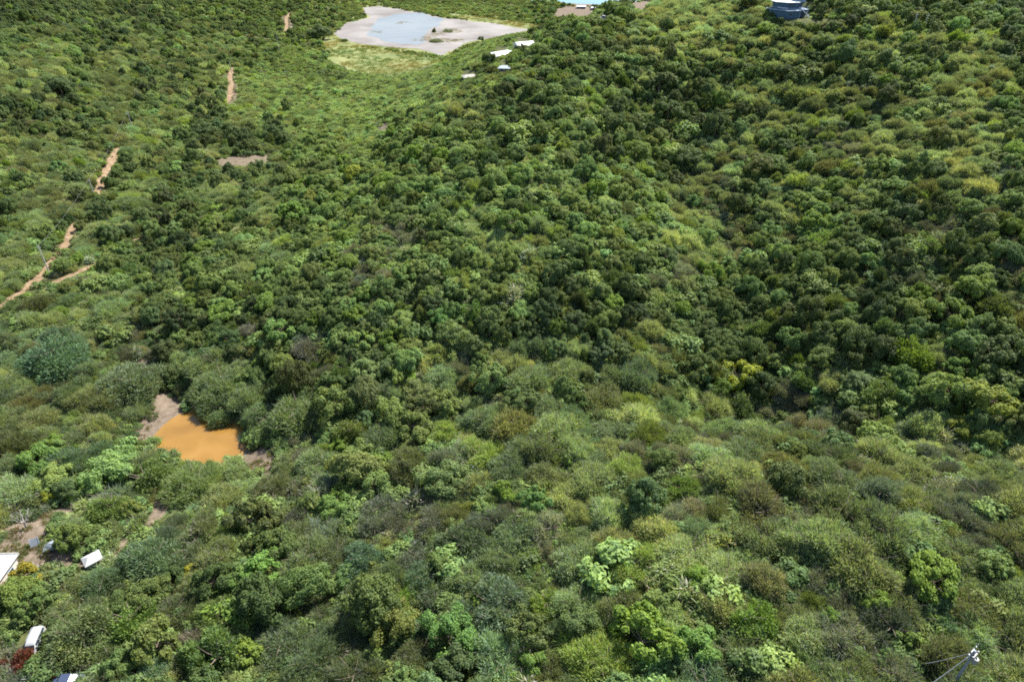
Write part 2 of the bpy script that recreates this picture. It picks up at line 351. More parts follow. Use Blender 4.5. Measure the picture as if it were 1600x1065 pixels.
def empty(name, loc, rz=0, label=None, cat=None, group=None):
    o = bpy.data.objects.new(name, None); o.empty_display_size = .5; link(o)
    o.location = loc; o.rotation_euler = (0, 0, rz); tag(o, label, cat, group); return o

# ---------------------------------------------------------------- the land, the water
def noisy_ring(P, step, amp, s):
    out = []; n = len(P)
    for i in range(n):
        a, b = P[i], P[(i+1) % n]; L = np.hypot(*(b-a)); k = max(1, int(L/step)); nn = np.array([-(b-a)[1], (b-a)[0]])/max(L, 1e-6)
        for j in range(k):
            p = a+(b-a)*j/k; out.append(p+nn*((vnoise(p[0]+31, p[1], s)-.5)*2*amp + (vnoise(p[0], p[1]+77, s*.35)-.5)*amp))
    return np.array(out)
def make_ground():
    ny, nx = GZ.shape; V = np.stack([GXX.ravel(), GYY.ravel(), GZ.ravel()], -1)
    i = np.arange(nx-1)[None]+np.arange(ny-1)[:, None]*nx
    Fq = np.stack([i, i+1, i+nx+1, i+nx], -1).reshape(-1, 4)
    me = np_mesh('ground', V, Fq, [M['ground']], smooth=True)
    u, v, dep = project(V); P = np.stack([u, v], -1); near = (V[:, 1] > 60) & (V[:, 1] < 820)
    bare = np.zeros(len(V)); marsh = np.zeros(len(V))
    skip = {1, 2, 3}
    for k, poly in enumerate(KEEP):
        if k in skip or (poly[:, 0].mean() > 1150 and poly[:, 1].mean() < 60) or (715 < poly[:, 0].mean() < 835 and 40 < poly[:, 1].mean() < 125): continue
        lo = poly.min(0)-14; hi = poly.max(0)+14; q = near & (P[:, 0] > lo[0]) & (P[:, 0] < hi[0]) & (P[:, 1] > lo[1]) & (P[:, 1] < hi[1])
        if not q.any(): continue
        d = seg_dist(P[q], poly); d = np.where(in_poly(P[q], poly), -d, d)
        bare[q] = np.maximum(bare[q], (1-sstep((d+2)/9))*(.74 if 320 < poly[:, 0].mean() < 430 and poly[:, 1].mean() < 300 else 1))
    XY = V[:, :2]; q = (XY[:, 1] > 380) & (XY[:, 1] < 800) & (np.abs(XY[:, 0]) < 260)
    d = seg_dist(XY[q], MARSH_XY); d = np.where(in_poly(XY[q], MARSH_XY), -d, d); marsh[q] = 1-sstep((d+10)/20)
    bare *= np.where(marsh > .3, .2, 1); bare *= np.where(V[:, 1] > 220, .72, 1)
    coast = (V[:, 2] < .9) & (V[:, 1] > 650); bare[coast] = 1
    for nm, arr in (('bare', bare), ('marsh', marsh)):
        at = me.attributes.new(nm, 'FLOAT', 'POINT'); at.data.foreach_set('value', arr.astype(np.float32))
    return tag(link(bpy.data.objects.new('ground', me)), kind='structure')
make_ground()
def sheet(name, ring, z, mat):
    me = bpy.data.meshes.new(name); me.from_pydata([(x, y, z) for x, y in ring], [], [tuple(range(len(ring)))]); me.materials.append(mat); me.update()
    o = bpy.data.objects.new(name, me); link(o)
    if me.polygons[0].normal.z < 0: me.flip_normals()
    return tag(o, kind='structure')
def grow(P, k):
    c = P.mean(0); return c+(P-c)*k
sheet('pond_water', noisy_ring(grow(POND_XY, 1.03), 1.0, .35, 3), LV_POND, M['pond'])
sheet('salt_flat', noisy_ring(SALT_XY, 4, 2.5, 14), LV_MUD+.15, M['mud'])
sheet('lagoon_water', noisy_ring(SALTW_XY, 4, 4, 16), LV_MUD+.17, M['salt_water'])
sheet('sea', np.array([(-20000, 700), (20000, 700), (20000, 40000), (-20000, 40000)]), 0.0, M['sea'])
def ribbon(name, pts, width, mat, lift=.07, wob=.5):
    P = [np.array(ground_at(*p)[:2]) for p in pts]; C = []
    for i in range(len(P)-1):
        p0 = P[max(i-1, 0)]; p1 = P[i]; p2 = P[i+1]; p3 = P[min(i+2, len(P)-1)]; n = max(2, int(np.hypot(*(p2-p1))/1.0))
        for t in np.linspace(0, 1, n, endpoint=False):
            C.append(.5*((2*p1)+(p2-p0)*t+(2*p0-5*p1+4*p2-p3)*t*t+(3*p1-p0-3*p2+p3)*t**3))
    C.append(P[-1]); C = np.array(C); T = np.gradient(C, axis=0); T /= np.hypot(T[:, 0], T[:, 1])[:, None]+1e-9; Nn = np.stack([-T[:, 1], T[:, 0]], -1)
    k = 5; rows = []
    for i in range(len(C)):
        wl = width/2*(1+wob*(vnoise(i*1.0, 3., 5)-.5)); wr = width/2*(1+wob*(vnoise(i*1.0, 57., 5)-.5))
        for j in range(k):
            f = j/(k-1); p = C[i]+Nn[i]*(wl*(1-2*f) if f < .5 else -wr*(2*f-1)); rows.append((p[0], p[1], float(H(*p))+lift-(.12 if j in (0, k-1) else 0)))
    Fq = [(i*k+j, (i+1)*k+j, (i+1)*k+j+1, i*k+j+1) for i in range(len(C)-1) for j in range(k-1)]
    me = np_mesh(name, rows, Fq, [mat], smooth=True); o = link(bpy.data.objects.new(name, me)); tag(o, kind='structure'); return C
ROAD_XY = [ribbon('dirt_road', ROADS[0], 3.6, M['dirt']), ribbon('dirt_track', ROADS[1], 3.2, M['dirt']), ribbon('dirt_path', ROADS[2], 2.2, M['dirt'])]

# ---------------------------------------------------------------- plants: one set of crowns and trunks per kind
def unit(v): return v/np.maximum(np.linalg.norm(v, axis=-1, keepdims=True), 1e-9)
def leaves(C, D, Nn, ln, wd):
    """rhombic leaves: base C, long axis D, face normal about Nn"""
    S = unit(np.cross(D, Nn)); ln = np.asarray(ln)[:, None]; wd = np.asarray(wd)[:, None]; Up = unit(np.cross(S, D))
    a = C-D*ln*.5; b = C+S*wd*.5+Up*ln*.04; c = C+D*ln*.5; d = C-S*wd*.5+Up*ln*.04
    V = np.stack([a, b, c, d], 1).reshape(-1, 3); return V
def rnd_dir(r, n, zmin=-1.):
    z = r.uniform(zmin, 1, n); a = r.uniform(0, 2*np.pi, n); q = np.sqrt(1-z*z); return np.stack([q*np.cos(a), q*np.sin(a), z], -1)
def crown_lumpy(seed, R=3.0, Hh=5.0, n=6500, lobes=22, lobe_r=.36, ls=.30, z0=.7, spread=1.0):
    r = np.random.default_rng(seed); hz = (Hh-z0)/2; cz = z0+hz*.9
    LD = rnd_dir(r, lobes, -.35); LD[:, 2] *= .95
    fr = r.uniform(.5, 1.0, lobes)[:, None]
    LC = LD*fr*np.array([R, R, hz])+np.array([0, 0, cz]); LC[:, :2] *= 1+.12*r.standard_normal((lobes, 1)); LC[:, :2] += r.normal(0, .08*R, 2)
    LR = lobe_r*R*r.uniform(.5, 1.35, lobes)
    w_ = LR**2/np.sum(LR**2); k = r.choice(lobes, n, p=w_)
    d = unit(rnd_dir(r, n)+unit(LC[k]-np.array([0, 0, cz*.7]))*.75)
    rad = LR[k]*(.62+.46*r.random(n)**.6)*(1+.2*np.sin(d[:, 0]*6+k)*np.cos(d[:, 1]*5+k*2)+.1*np.sin(d[:, 2]*13+d[:, 0]*9+k))
    C = LC[k]+d*rad[:, None]*np.array([1, 1, .88]); C[:, 2] = np.maximum(C[:, 2], .15)
    Nn = unit(d*.9+r.normal(0, .5, (n, 3))+np.array([0, 0, .45])); D = unit(np.cross(Nn, r.normal(0, 1, (n, 3))))
    return leaves(C, D, Nn, ls*r.uniform(.7, 1.35, n), ls*.72*r.uniform(.7, 1.3, n))
def crown_thorn(seed, R=3.8, Hh=3.8, n=8000, domes=9, ln=.5, wd=.085, flat=.62, z0=.5, up=.55):
    r = np.random.default_rng(seed)
    a = r.uniform(0, 2*np.pi, domes); q = R*.72*np.sqrt(r.uniform(0.02, 1, domes)); DC = np.stack([q*np.cos(a), q*np.sin(a), z0+.0*q], -1)
    DR = R*r.uniform(.26, .55, domes); DH = (Hh-z0)*(1.02-.45*(q/(R*.72)))*r.uniform(.6, 1.08, domes)
    w_ = DR**2/np.sum(DR**2); k = r.choice(domes, n, p=w_)
    d = rnd_dir(r, n, .02); ridg = 1+.10*np.sin(np.arctan2(d[:, 1], d[:, 0])*5+k*1.7)+.05*np.sin(d[:, 2]*19+k)
    rad = (.66+.4*r.random(n)**.7)*ridg
    C = DC[k]+d*rad[:, None]*np.stack([DR[k], DR[k], DH[k]], -1)
    out = unit(d*np.array([1, 1, .35])+unit(C-np.array([0, 0, -1.]))*.5)
    D = unit(out*.8+np.array([0, 0, up])+r.normal(0, .42, (n, 3))); Nn = unit(d+r.normal(0, .45, (n, 3))+np.array([0, 0, .8]))
    C[:, 2] = np.maximum(C[:, 2], .2)
    V = leaves(C, D, Nn, ln*r.uniform(.5, 1.5, n), wd*r.uniform(.7, 1.6, n))
    # long arching sprays that break the outline
    m = n//14; k = r.choice(domes, m); d = rnd_dir(r, m, .1); base = DC[k]+d*np.stack([DR[k], DR[k], DH[k]], -1)*.95
    D = unit(d*np.array([1, 1, .5])+np.array([0, 0, .35])+r.normal(0, .3, (m, 3)))
    V2 = leaves(base+D*.25, D, unit(d+r.normal(0, .3, (m, 3))), r.uniform(.7, 1.5, m)*ln*2.0, wd*r.uniform(.5, .9, m))
    return np.concatenate([V, V2])
def quads(V): return np.arange(len(V)).reshape(-1, 4)
def trunk_mb(seed, Hh, R, thick=.14, n=5, lean=.1):
    r = random.Random(seed); b = MB(); top = (r.uniform(-lean, lean)*Hh, r.uniform(-lean, lean)*Hh, Hh*.45)
    b.tube([(0, 0, -.4), (top[0]*.4, top[1]*.4, Hh*.2), top], [thick*1.3, thick, thick*.75], 6)
    for i in range(n):
        a = i*2*math.pi/n+r.uniform(-.4, .4); q = R*r.uniform(.45, .7)
        b.tube([top, (top[0]+q*.5*math.cos(a), top[1]+q*.5*math.sin(a), Hh*.6), (top[0]+q*math.cos(a), top[1]+q*math.sin(a), Hh*r.uniform(.7, .88))], [thick*.6, thick*.4, thick*.12], 5)
    return b
SPEC = { # name, label adjective, plural, radius, height, variants
 'T': ('thorn_tree', 'olive feathery thorn tree', 'feathery thorn trees over the low ground', 3.9, 3.7),
 'G': ('broadleaf_tree', 'mid green leafy tree', 'mid green leafy trees on the slopes', 3.0, 4.7),
 'B': ('light_green_tree', 'light green lumpy tree', 'light green lumpy trees on the slopes', 2.7, 4.6),
 'D': ('evergreen_tree', 'dark green dense tree', 'dark dense trees in the folds of the hill', 3.0, 5.0),
 'S': ('dry_shrub', 'grey dry twiggy shrub', 'dry twiggy shrubs in the scrub', 2.8, 2.9),
 'O': ('olive_bush', 'yellowish olive low bush', 'low olive bushes in the valley', 3.3, 2.9),
 'N': ('acacia_tree', 'blue green feathery tree', 'blue green feathery trees on the flat', 3.9, 4.3),
}
CROWN, TRUNK, WHOLE = {}, {}, {}
def join_mesh(name, Vc, tb, mats):
    tv = np.array(tb.v); tf = [f for f in tb.f if len(f) == 4]; V = np.concatenate([Vc, tv]); Fq = np.concatenate([quads(Vc), np.array(tf)+len(Vc)])
    return np_mesh(name, V, Fq, mats, np.r_[np.zeros(len(Vc)//4, int), np.ones(len(tf), int)])
def make_kind(s, nv=7):
    nm, _, _, R, Hh = SPEC[s]; CROWN[s], TRUNK[s], WHOLE[s] = [], [], []
    for v in range(nv):
        sd = ord(s)*31+v
        q = np.random.default_rng(sd)
        if s == 'G' and v in (3, 4) : V = crown_thorn(sd, R, Hh*.92, 11000, int(q.integers(12, 20)), .27, .15, up=.25, z0=.4)
        elif s == 'D' and v == 4: V = crown_thorn(sd, R, Hh*.95, 12000, int(q.integers(10, 16)), .25, .14, up=.2, z0=.2)
        elif s == 'G': V = crown_lumpy(sd, R, Hh, 9000, int(q.integers(32, 52)), q.uniform(.2, .29), .25)
        elif s == 'B': V = crown_lumpy(sd, R, Hh, 8500, int(q.integers(22, 38)), q.uniform(.24, .33), .27)
        elif s == 'D': V = crown_lumpy(sd, R, Hh, 9500, int(q.integers(34, 56)), q.uniform(.19, .28), .24, z0=.3)
        elif s == 'T': V = crown_thorn(sd, R, Hh, 15000, int(q.integers(12, 20)), .55, .06)
        elif s == 'N': V = crown_thorn(sd, R, Hh, 13000, int(q.integers(10, 16)), .42, .085, up=.3)
        elif s == 'O': V = crown_thorn(sd, R, Hh, 10000, int(q.integers(8, 14)), .38, .09, up=.35)
        else: V = crown_thorn(sd, R, Hh, 8000, int(q.integers(9, 14)), .6, .04, up=.8)
        CROWN[s].append(np_mesh(nm+'_crown', V, quads(V), [M[s]]))
        tb = trunk_mb(sd, Hh, R, .15 if s in 'GBD' else .12, 5 if s in 'GBD' else 7)
        TRUNK[s].append(tb.mesh(nm+'_trunk', M['bark']))
        WHOLE[s].append(join_mesh(nm, V, tb, [M[s], M['bark']]))
for s in SPEC: make_kind(s)
NV = 7

# ---------------------------------------------------------------- where each kind of plant grows
KMAP = """DGDGDGGGGGoooooooGGGTTTTHDDGDGGD
GTGTTGTGTTgooooooGGGTGTGTDGTGDTD
TTGTDGTGTOOOOOOOGGGGDGDGDGTDGTTDG
DDDTGTDTOOOOOOTGDGGDGDDGTTGTTGTG
TTGTTGDDDDTTBGGGGGGDGGDTGGSTTDTG
GTTGTGTDTBBGBBGGGGGGGDTGGTTGGDTS
GTDTDGGTGBGGGGBBGGBGGTSDTBGGDDSG
TGTGDDGGTGGGSGGTTGBGGTGSGBGDGSDG
TGTGGDGBGGBSGGGGGDGGBSGGDGDDSGGS
OTOTGGBGGGBGGDGGGDGDGGGGGGGDGGBG
NOTTSDGDGBGDGGDGDDDDTGDGDGDDDGDG
TTTOSDTTGSGDGTSGTTDTGTGGBGTGGTDD
TTTTTTTTGDGDGGTDTGTTTGDGSGGGGDBG
TTTTOTTTGSGTGGTSTTNTTTTSTDSGSSGG
TGTGTTOTTTGBTGSTTTTTSSTTSTSTTSST
TSDTTTTTTSBTSTTGTTTDOSTTDTSTTSST
TTTGTTTTGTTTSTTTSTTTSTTTTSTTSTST
GTTNNTGBGTNTTNGTTTTTTTTTTTSTTTBT
GGTNGTGDGTTBTNNTOTTTTBTTTTBSTBTT
BTTGDTSGTTTTBGNNODTTGTBDTTSTSGTS
STTDBTSGTTTGDDTGTTTTBDTTTGTSGBTT
RTTTBTBBTTTTGDTBTTNTBTTTTTTTGTTG""".split('\n')
KMAP = [r[:32] for r in KMAP]
for _r, _a, _b in ((1,8,10),(2,7,14),(3,8,13),(4,9,12)): KMAP[_r] = KMAP[_r][:_a]+'O'*(_b-_a)+KMAP[_r][_b:]
def kind_at(px, py):
    c = int(np.clip(px//50, 0, 31)); r = int(np.clip(py//50, 0, 21)); ch = KMAP[r][c]
    return {'o': 'O', 'g': 'G', 'H': 'G', 'R': 'S', '.': 'T'}.get(ch, ch)
BL = [(600,280,240,90,.38),(930,380,190,100,.28),(850,530,330,60,-.12),(1400,560,210,80,-.08),(500,480,120,60,.1),(150,200,140,80,-.1),(1150,130,200,60,-.05),(510,150,160,65,.38),(1000,900,500,120,.08),(1000,140,150,60,.22)]  # tone blobs in view space: painted light and shade, pale valley scrub
def light_and_leaf_tone(x, y):
    """spur light and fold shade painted into the tint, plus paler valley scrub"""
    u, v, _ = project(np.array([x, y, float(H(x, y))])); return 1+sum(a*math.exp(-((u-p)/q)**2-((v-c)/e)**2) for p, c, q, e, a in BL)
def tint_for(s, x, y, r):
    b = r.lognormal(0, .27)*(1+.45*(vnoise(x+500, y+500, 35)-.5)+.3*(vnoise(x+50, y+900, 14)-.5))*light_and_leaf_tone(x, y); b = float(np.clip(b, .6, 1.7)); h = r.normal(0, .07); g = r.random()
    t = np.array([b*(1+h), b, b*(1-h*.8)])
    if g < .04: t = np.array([b*1.22, b*1.05, b*1.15])*.95      # browner
    if g > .95: b = min(b, 1.15); t = np.array([b*1.15, b*1.22, b*.75])           # fresh yellow green
    if s == 'B': t = t*min(1, 1.25/max(t))
    return t
def rw(x, y, z, r, h):
    """pixels that a crown at (x, y, z) reaches"""
    P = np.array([(x, y, z+.1*h), (x, y, z+.5*h), (x, y, z+.97*h), (x-r*.8, y, z+.6*h), (x+r*.8, y, z+.6*h), (x, y-r*.8, z+.45*h), (x, y+r*.6, z+.8*h), (x-r*.5, y-.4*r, z+.8*h), (x+r*.5, y-.4*r, z+.8*h), (x-r*.95, y, z+.25*h), (x+r*.95, y, z+.25*h), (x, y-r*.9, z+.15*h), (x-r*.6, y-r*.6, z+.3*h), (x+r*.6, y-r*.6, z+.3*h), (x-r*.6, y+r*.5, z+.6*h), (x+r*.6, y+r*.5, z+.6*h), (x, y, z+.75*h), (x-r*.4, y, z+.9*h), (x+r*.4, y, z+.9*h)])
    u, v, d = project(P); return np.stack([u, v], -1), float(d[0])
RP = [[np.array(p, float) for p in R_] for R_ in ROADS]
OPEN_ROAD = [np.array([(361,150),(362,114)], float), np.array([(447,44),(449,27)], float), np.array([(-14,494),(0,480),(24,462),(52,440),(76,416),(94,396),(106,375),(114,358)], float), np.array([(152,298),(164,272),(180,242)], float), np.array([(76,450),(88,440),(112,430),(132,421),(150,413)], float), np.array([(208,377),(224,369)],float)]
def _open(C):
    u, v, _ = project(np.column_stack([C, H(C[:, 0], C[:, 1])])); Q = np.stack([u, v], -1)
    k = np.zeros(len(C), bool)
    for L in OPEN_ROAD: k |= seg_dist(Q, L, False) < 9
    return C[k]
OPEN_XY = [c for c in (_open(C) for C in ROAD_XY) if len(c)]
def blocked(x, y, z, r, h):
    Q, d = rw(x, y, z, r, h)
    for poly in KEEP:
        lo = poly.min(0); hi = poly.max(0)
        if (Q[:, 0].max() < lo[0]) or (Q[:, 0].min() > hi[0]) or (Q[:, 1].max() < lo[1]) or (Q[:, 1].min() > hi[1]): continue
        if in_poly(Q, poly).any(): return True
    if Q[0, 0] < 260 and 200 < Q[0, 1] < 560:
        for L in OPEN_ROAD:
            if seg_dist(Q, L, False).min() < 4.5 or seg_dist(Q[1:2], L, False)[0] < .85*r*F/d: return True
    p = np.array([x, y])
    for C in OPEN_XY:
        if np.abs(C-p).max(1).min() < 6 and np.hypot(*(C-p).T).min() < 1.6+.25*r: return True
    for (a, b, rr, zz) in PADS:
        if math.hypot(x-a, y-b) < rr*.75+.5*r: return True
    if z < .7: return True
    if np.hypot(x, y) > 380:
        if in_poly(p, SALT_XY): return True
    elif in_poly(p, POND_XY) or seg_dist(p, POND_XY) < .4*r: return True
    return False
# plants that stand out in the photograph: x, y of the crown's middle and its width (photo pixels), kind, tint, label, landmark name
BR = (1.25,1.3,.8); YG = (1.55,1.3,.6); PALE = (1.25,1.15,1.3); DK = (.75,.75,.8)
HERO = [
 (1155,588,54,'Y',(.95,1.12,.8),'yellow blossoming tree glowing on the dark green slope','yellow blossoming tree'),
 (455,337,40,'B',(.95,1.2,.7),'vivid green ball-shaped tree alone on the upper left slope','vivid ball-shaped tree'),
 (552,270,30,'B',(1.6,1.3,.4),'small yellow-green ball-shaped bush at the top of the left slope','yellow-green ball bush'),
 (1550,628,64,'B',(1.6,1.3,.75),'large yellow-green cauliflower-shaped tree by the right edge','yellow-green cauliflower-shaped tree'),
 (1500,672,34,'B',(1.5,1.2,.7),'small yellow-green tree just below left of the yellow-green cauliflower-shaped tree',None),
 (420,893,56,'B',(1.05,1.45,.95),'brightest green cloud-shaped tree low on the left, right lump','bright cloud-shaped tree'),
 (385,902,44,'B',(1,1.25,.95),'bright green rounded tree touching the left of the bright cloud-shaped tree',None),
 (1092,905,38,'B',(1.1,1.3,.5),'small vivid green tree with a yellow patch above the pale bare soil spot','small vivid yellow-patched tree'),
 (1092,1020,62,'B',(.95,1.3,1.0),'round pale green tree with a knobbly crown at the bottom right of centre','knobbly pale green tree'),
 (1108,992,60,'O',(1,1.2,.7),'yellowish feathery tree right behind the knobbly pale green tree',None),
 (838,778,44,'B',(.85,1.15,1.1),'light green upright tree standing alone in olive scrub below the centre','light upright tree'),
 (520,792,42,'B',(.9,1.1,.9),'round green tree in olive scrub right of the orange pond, low down','round green tree below the pond'),
 (60,722,50,'B',(.85,1.1,.8),'bright green bush between dark bushes left of the orange pond','bright bush left of the pond'),
 (607,717,42,'O',(1.2,1.45,.4),'vivid yellow-green fine-leaved bush right of the orange pond','vivid fine-leaved bush'),
 (685,752,60,'G',(1.3,1.25,1.5),'pale green rounded tree with white-tipped leaves left of the light upright tree','pale white-tipped tree'),
 (935,556,36,'D',(.75,.8,1.1),'narrow dark blue-green tree, left one of the dark pair at the centre','dark narrow pair'),
 (972,552,38,'D',(.9,.85,.7),'narrow dark tree, right one of the dark pair at the centre',None),
 (1035,722,40,'D',(1,1,.6),'dark round bush beside vivid green scrub right of centre','dark round bush'),
 (1072,765,58,'O',(.75,.9,.35),'deep yellow-green low bush just below right of the dark round bush',None),
 (1030,132,44,'D',(1.2,1.05,1.1),'tall dark tree towering over the upper slope right of the ridge','tall dark ridge tree'),
 (998,238,38,'G',(1.2,1.2,.9),'evenly round green tree on the upper slope right of centre','evenly round slope tree'),
 (1078,246,40,'D',(1.15,1.1,1),'dark round tree right of the evenly round slope tree',None),
 (1190,262,40,'D',(1.3,1.0,.7),'brownish dark tree on the upper right slope','brownish upper tree'),
 (1065,303,34,'N',(1.2,1.1,1.2),'pale grey-green round tree in the middle of the upper right slope','pale grey-green slope tree'),
 (90,523,56,'N',(.75,.85,1.0),'deep blue-green tree just below the dirt road, upper one of two','deep blue-green pair'),
 (88,558,104,'N',(.7,.95,.95),'wide deep blue-green tree, lower one of the blue-green pair below the road',None),
 (205,597,96,'N',(1.05,.95,.9),'broad domed grey-green tree on the bank left of the orange pond','broad tree on the pond bank'),
 (330,562,76,'T',(.95,1,.9),'olive domed tree behind the dark gully above the orange pond','domed tree above the gully'),
 (345,600,84,'T',(.85,.95,.9),'grey-green tree directly above the orange pond far shore',None),
 (343,637,70,'T',(.75,.92,.9),'dark feathery tree overhanging the far shore of the orange pond','tree overhanging the pond'),
 (416,652,80,'T',(.8,.95,.95),'dark feathery tree leaning over the right shore of the orange pond','tree at the pond right shore'),
 (470,640,100,'T',(.9,1,.9),'wide feathery tree one back from the orange pond right shore',None),
 (305,752,90,'T',(1,1.1,.8),'light olive feathery tree along the near shore of the orange pond','tree on the pond near shore'),
 (232,740,66,'G',(1,1,1),'dark green bush at the left end of the orange pond near shore',None),
 (500,55,32,'D',(1,1,1),'dark round bush alone beside the salt pond left shore','dark bush by the salt pond'),
 (678,47,9,'D',(1.2,1,.9),'small dark bush standing in the middle of the salt pond',None),
 (702,47,20,'S',(.9,1,.8),'scrubby bush on the salt pond mud right of centre','bush on the salt pond mud'),
 (681,62,24,'S',(.9,1,.8),'low scrubby bush on the salt pond mud nearest the shore',None),
 (752,61,10,'D',(1.2,1.1,1.1),'tiny dark bush at the lower right shore of the salt pond',None),
 (42,905,44,'Y',(1.0,.72,.6),'orange-yellow shrub in the yard right of the big white roof','orange-yellow yard shrub'),
 (22,930,56,'B',(.95,.9,.6),'yellow-green hedge-like bush below the big white roof',None),
 (46,950,50,'D',(1.1,1.2,.8),'dark green bush below the orange-yellow yard shrub',None),
 (84,918,48,'S',(1.3,1.0,1.1),'leafless pinkish-grey tree in the yard between roof and shed','leafless pinkish yard tree'),
 (20,1038,54,'R',(1,1,1),'dark red bush in the bottom left corner beside the white van','dark red bush'),
 (122,985,112,'N',(1.2,1.05,.7),'large grey-green feathery tree between the white van and dark car','large tree between the vehicles'),
 (205,968,74,'G',(1,1.15,.7),'dark green leafy tree right of the large tree between the vehicles',None),
 (106,842,44,'D',(1.25,1.15,.6),'olive cone-shaped tree behind the white shed','olive cone-shaped tree'),
 (170,795,58,'G',(1,1,.8),'dark green bush with yellow tips above the white shed',None),
 (232,875,100,'N',(.95,1.05,.95),'wide blue-green feathery tree right of the white shed','wide tree beside the shed'),
 (160,910,70,'N',(.85,.95,.8),'blue-green feathery tree just below the white shed',None),
 (303,893,26,'Y',(1,.9,.8),'small yellow-flowered bush right of the wide tree beside the shed','small yellow-flowered bush'),
 (80,772,26,'Y',(.9,1,.8),'bush with yellow flowers above the bare soil clearing at the left edge','yellow-flowered bush at the clearing'),
 (610,850,40,'T',(1.3,1.15,.7),'yellowish feathery bush low down left of centre',None),
 (566,872,76,'N',(.75,.95,1.1),'deep blue-green rounded tree right of the bright cloud-shaped tree','deep blue-green rounded tree'),
 (735,795,34,'O',(1.35,1.1,.6),'small yellowish bush right of the pale white-tipped tree',None),
 (660,902,58,'N',(.75,.9,.9),'dark blue-green tree beside a light green bush, bottom centre','dark tree at the bottom centre'),
 (696,880,38,'B',(1,1,1),'light green bush right of the dark tree at the bottom centre',None),
 (780,945,112,'N',(1.1,1.1,1.25),'widest pale blue-green tree at the bottom centre','widest pale blue-green tree'),
 (700,990,80,'G',(.8,1.2,.9),'deep green leafy tree below left of the widest pale blue-green tree',None),
 (834,872,50,'O',(1.1,1.25,.45),'vivid yellow-green bush above right of the widest pale blue-green tree',None),
 (852,938,72,'O',(1.15,1.2,.5),'yellow-green feathery tree right of the widest pale blue-green tree',None),
 (902,972,60,'D',(.9,.95,.8),'dark tree with a lit edge at the bottom, right of centre','dark tree with a lit edge'),
 (625,930,60,'O',(1.1,1.4,.45),'vivid yellow-green feathery tree at the bottom left of centre','vivid yellow-green feathery tree'),
 (383,1028,42,'B',(1.4,1.35,.6),'small yellow-green bush near the bottom edge, left side','yellow-green bottom bush'),
 (342,955,74,'T',(.9,1,.5),'dark yellowish feathery tree below the bright cloud-shaped tree',None),
 (830,1040,40,'B',(1,1.2,.8),'light green bush at the bottom edge near the centre',None),
 (1178,968,76,'G',(1.1,1.3,.7),'deep green feathery-edged tree right of the knobbly pale green tree','deep green bottom tree'),
 (1475,962,76,'N',(.8,1.1,1.0),'blue-green leafy tree above the utility pole with crossarms','blue-green tree above the utility pole'),
 (1425,1008,42,'B',(1.25,1.25,1),'pale yellow-green tree left of the utility pole with crossarms','pale tree left of the utility pole'),
 (1370,938,40,'B',(1.1,1.2,.5),'small vivid green bush left of the blue-green tree above the utility pole',None),
 (1562,894,44,'B',(1.2,1.15,1.2),'pale whitish-green ball-shaped bush at the lower right edge','pale ball-shaped bush'),
 (1300,967,28,'B',(1,1.2,.6),'small bright green bush on the lower right scrub','small bright lower right bush'),
 (1350,878,128,'T',(1.05,1,.85),'widest domed olive thorn tree in the lower right scrub','widest domed thorn tree'),
 (1415,588,38,'B',(.8,.95,1.0),'light-topped round tree right of the yellow blossoming tree, upper of two','light-topped round pair'),
 (1420,622,34,'B',(.75,.95,.9),'light-topped round tree, lower of the light-topped pair',None),
 (1258,588,42,'G',(1,1.15,1.2),'light green leafy tree a little right of the yellow blossoming tree',None),
 (1338,600,34,'B',(.9,.9,1.5),'whitish-green tree between the blossoming tree and light-topped pair',None),
 (1500,580,44,'G',(1,1.2,.8),'green leafy tree in the dark fold above the yellow-green cauliflower-shaped tree',None),
 (1274,345,36,'B',(1.05,1.15,.7),'vivid green tree on the middle of the right slope, upper of two','vivid right slope pair'),
 (1286,372,46,'G',(1.15,1.3,1.1),'light green tree, lower of the vivid pair on the right slope',None),
 (1455,385,46,'G',(1.1,1.2,1.2),'light green round tree on the right slope above the right-hand tall tree','round right slope tree'),
 (1528,450,54,'G',(1.3,1.3,.8),'large light green lumpy tree on the right slope near the edge','large lumpy right slope tree'),
 (1482,492,58,'G',(1.15,1.2,.7),'large green lumpy tree just below left of the large lumpy right slope tree',None),
 (1310,290,26,'G',(1.2,1.3,.9),'small round green tree on the upper right slope, left of two','small round upper right pair'),
 (1342,285,26,'G',(1.2,1.2,.9),'small round green tree on the upper right slope, right of two',None),
 (1428,300,36,'D',(1.3,1.1,.8),'dark round bush right of the small round upper right pair',None),
 (1520,330,32,'G',(1.1,1.2,1.2),'green round tree near the right edge on the upper slope',None),
 (800,350,50,'G',(1,1.15,.8),'wide smooth domed tree on the middle of the slope','wide smooth domed tree'),
 (742,482,50,'G',(1,1.25,1.2),'light green leafy tree in the dark wood left of centre','light leafy tree in the dark wood'),
 (440,518,44,'B',(.95,1.2,1.1),'bright green knobbly tree above the orange pond, right side','bright knobbly tree above the pond'),
 (418,475,32,'B',(1,1.15,.7),'bright green tree above the bright knobbly tree',None),
 (352,490,40,'B',(1,1.15,.7),'bright green tree in the wood above the dark gully','bright tree above the gully'),
 (512,402,28,'B',(1.1,1.15,.7),'bright green round tree, left of a row of three on the slope','row of three bright trees'),
 (545,412,26,'B',(1.2,1.2,.8),'bright green round tree, right of a row of three on the slope',None),
 (514,422,26,'B',(1.2,1.2,.9),'bright green round tree, lowest of the row of three on the slope',None),
 (573,460,30,'B',(1,1.1,.8),'bright green tree with a pale top below the row of three',None),
 (634,430,32,'B',(.95,1.1,1),'bright green tree with a pale top right of the row of three',None),
 (690,500,34,'B',(.7,1.1,1.1),'fresh green tree in deep shade left of centre',None),
 (395,515,46,'S',(1,.9,1.1),'dark grey twiggy tree left of the bright knobbly tree above the pond',None),
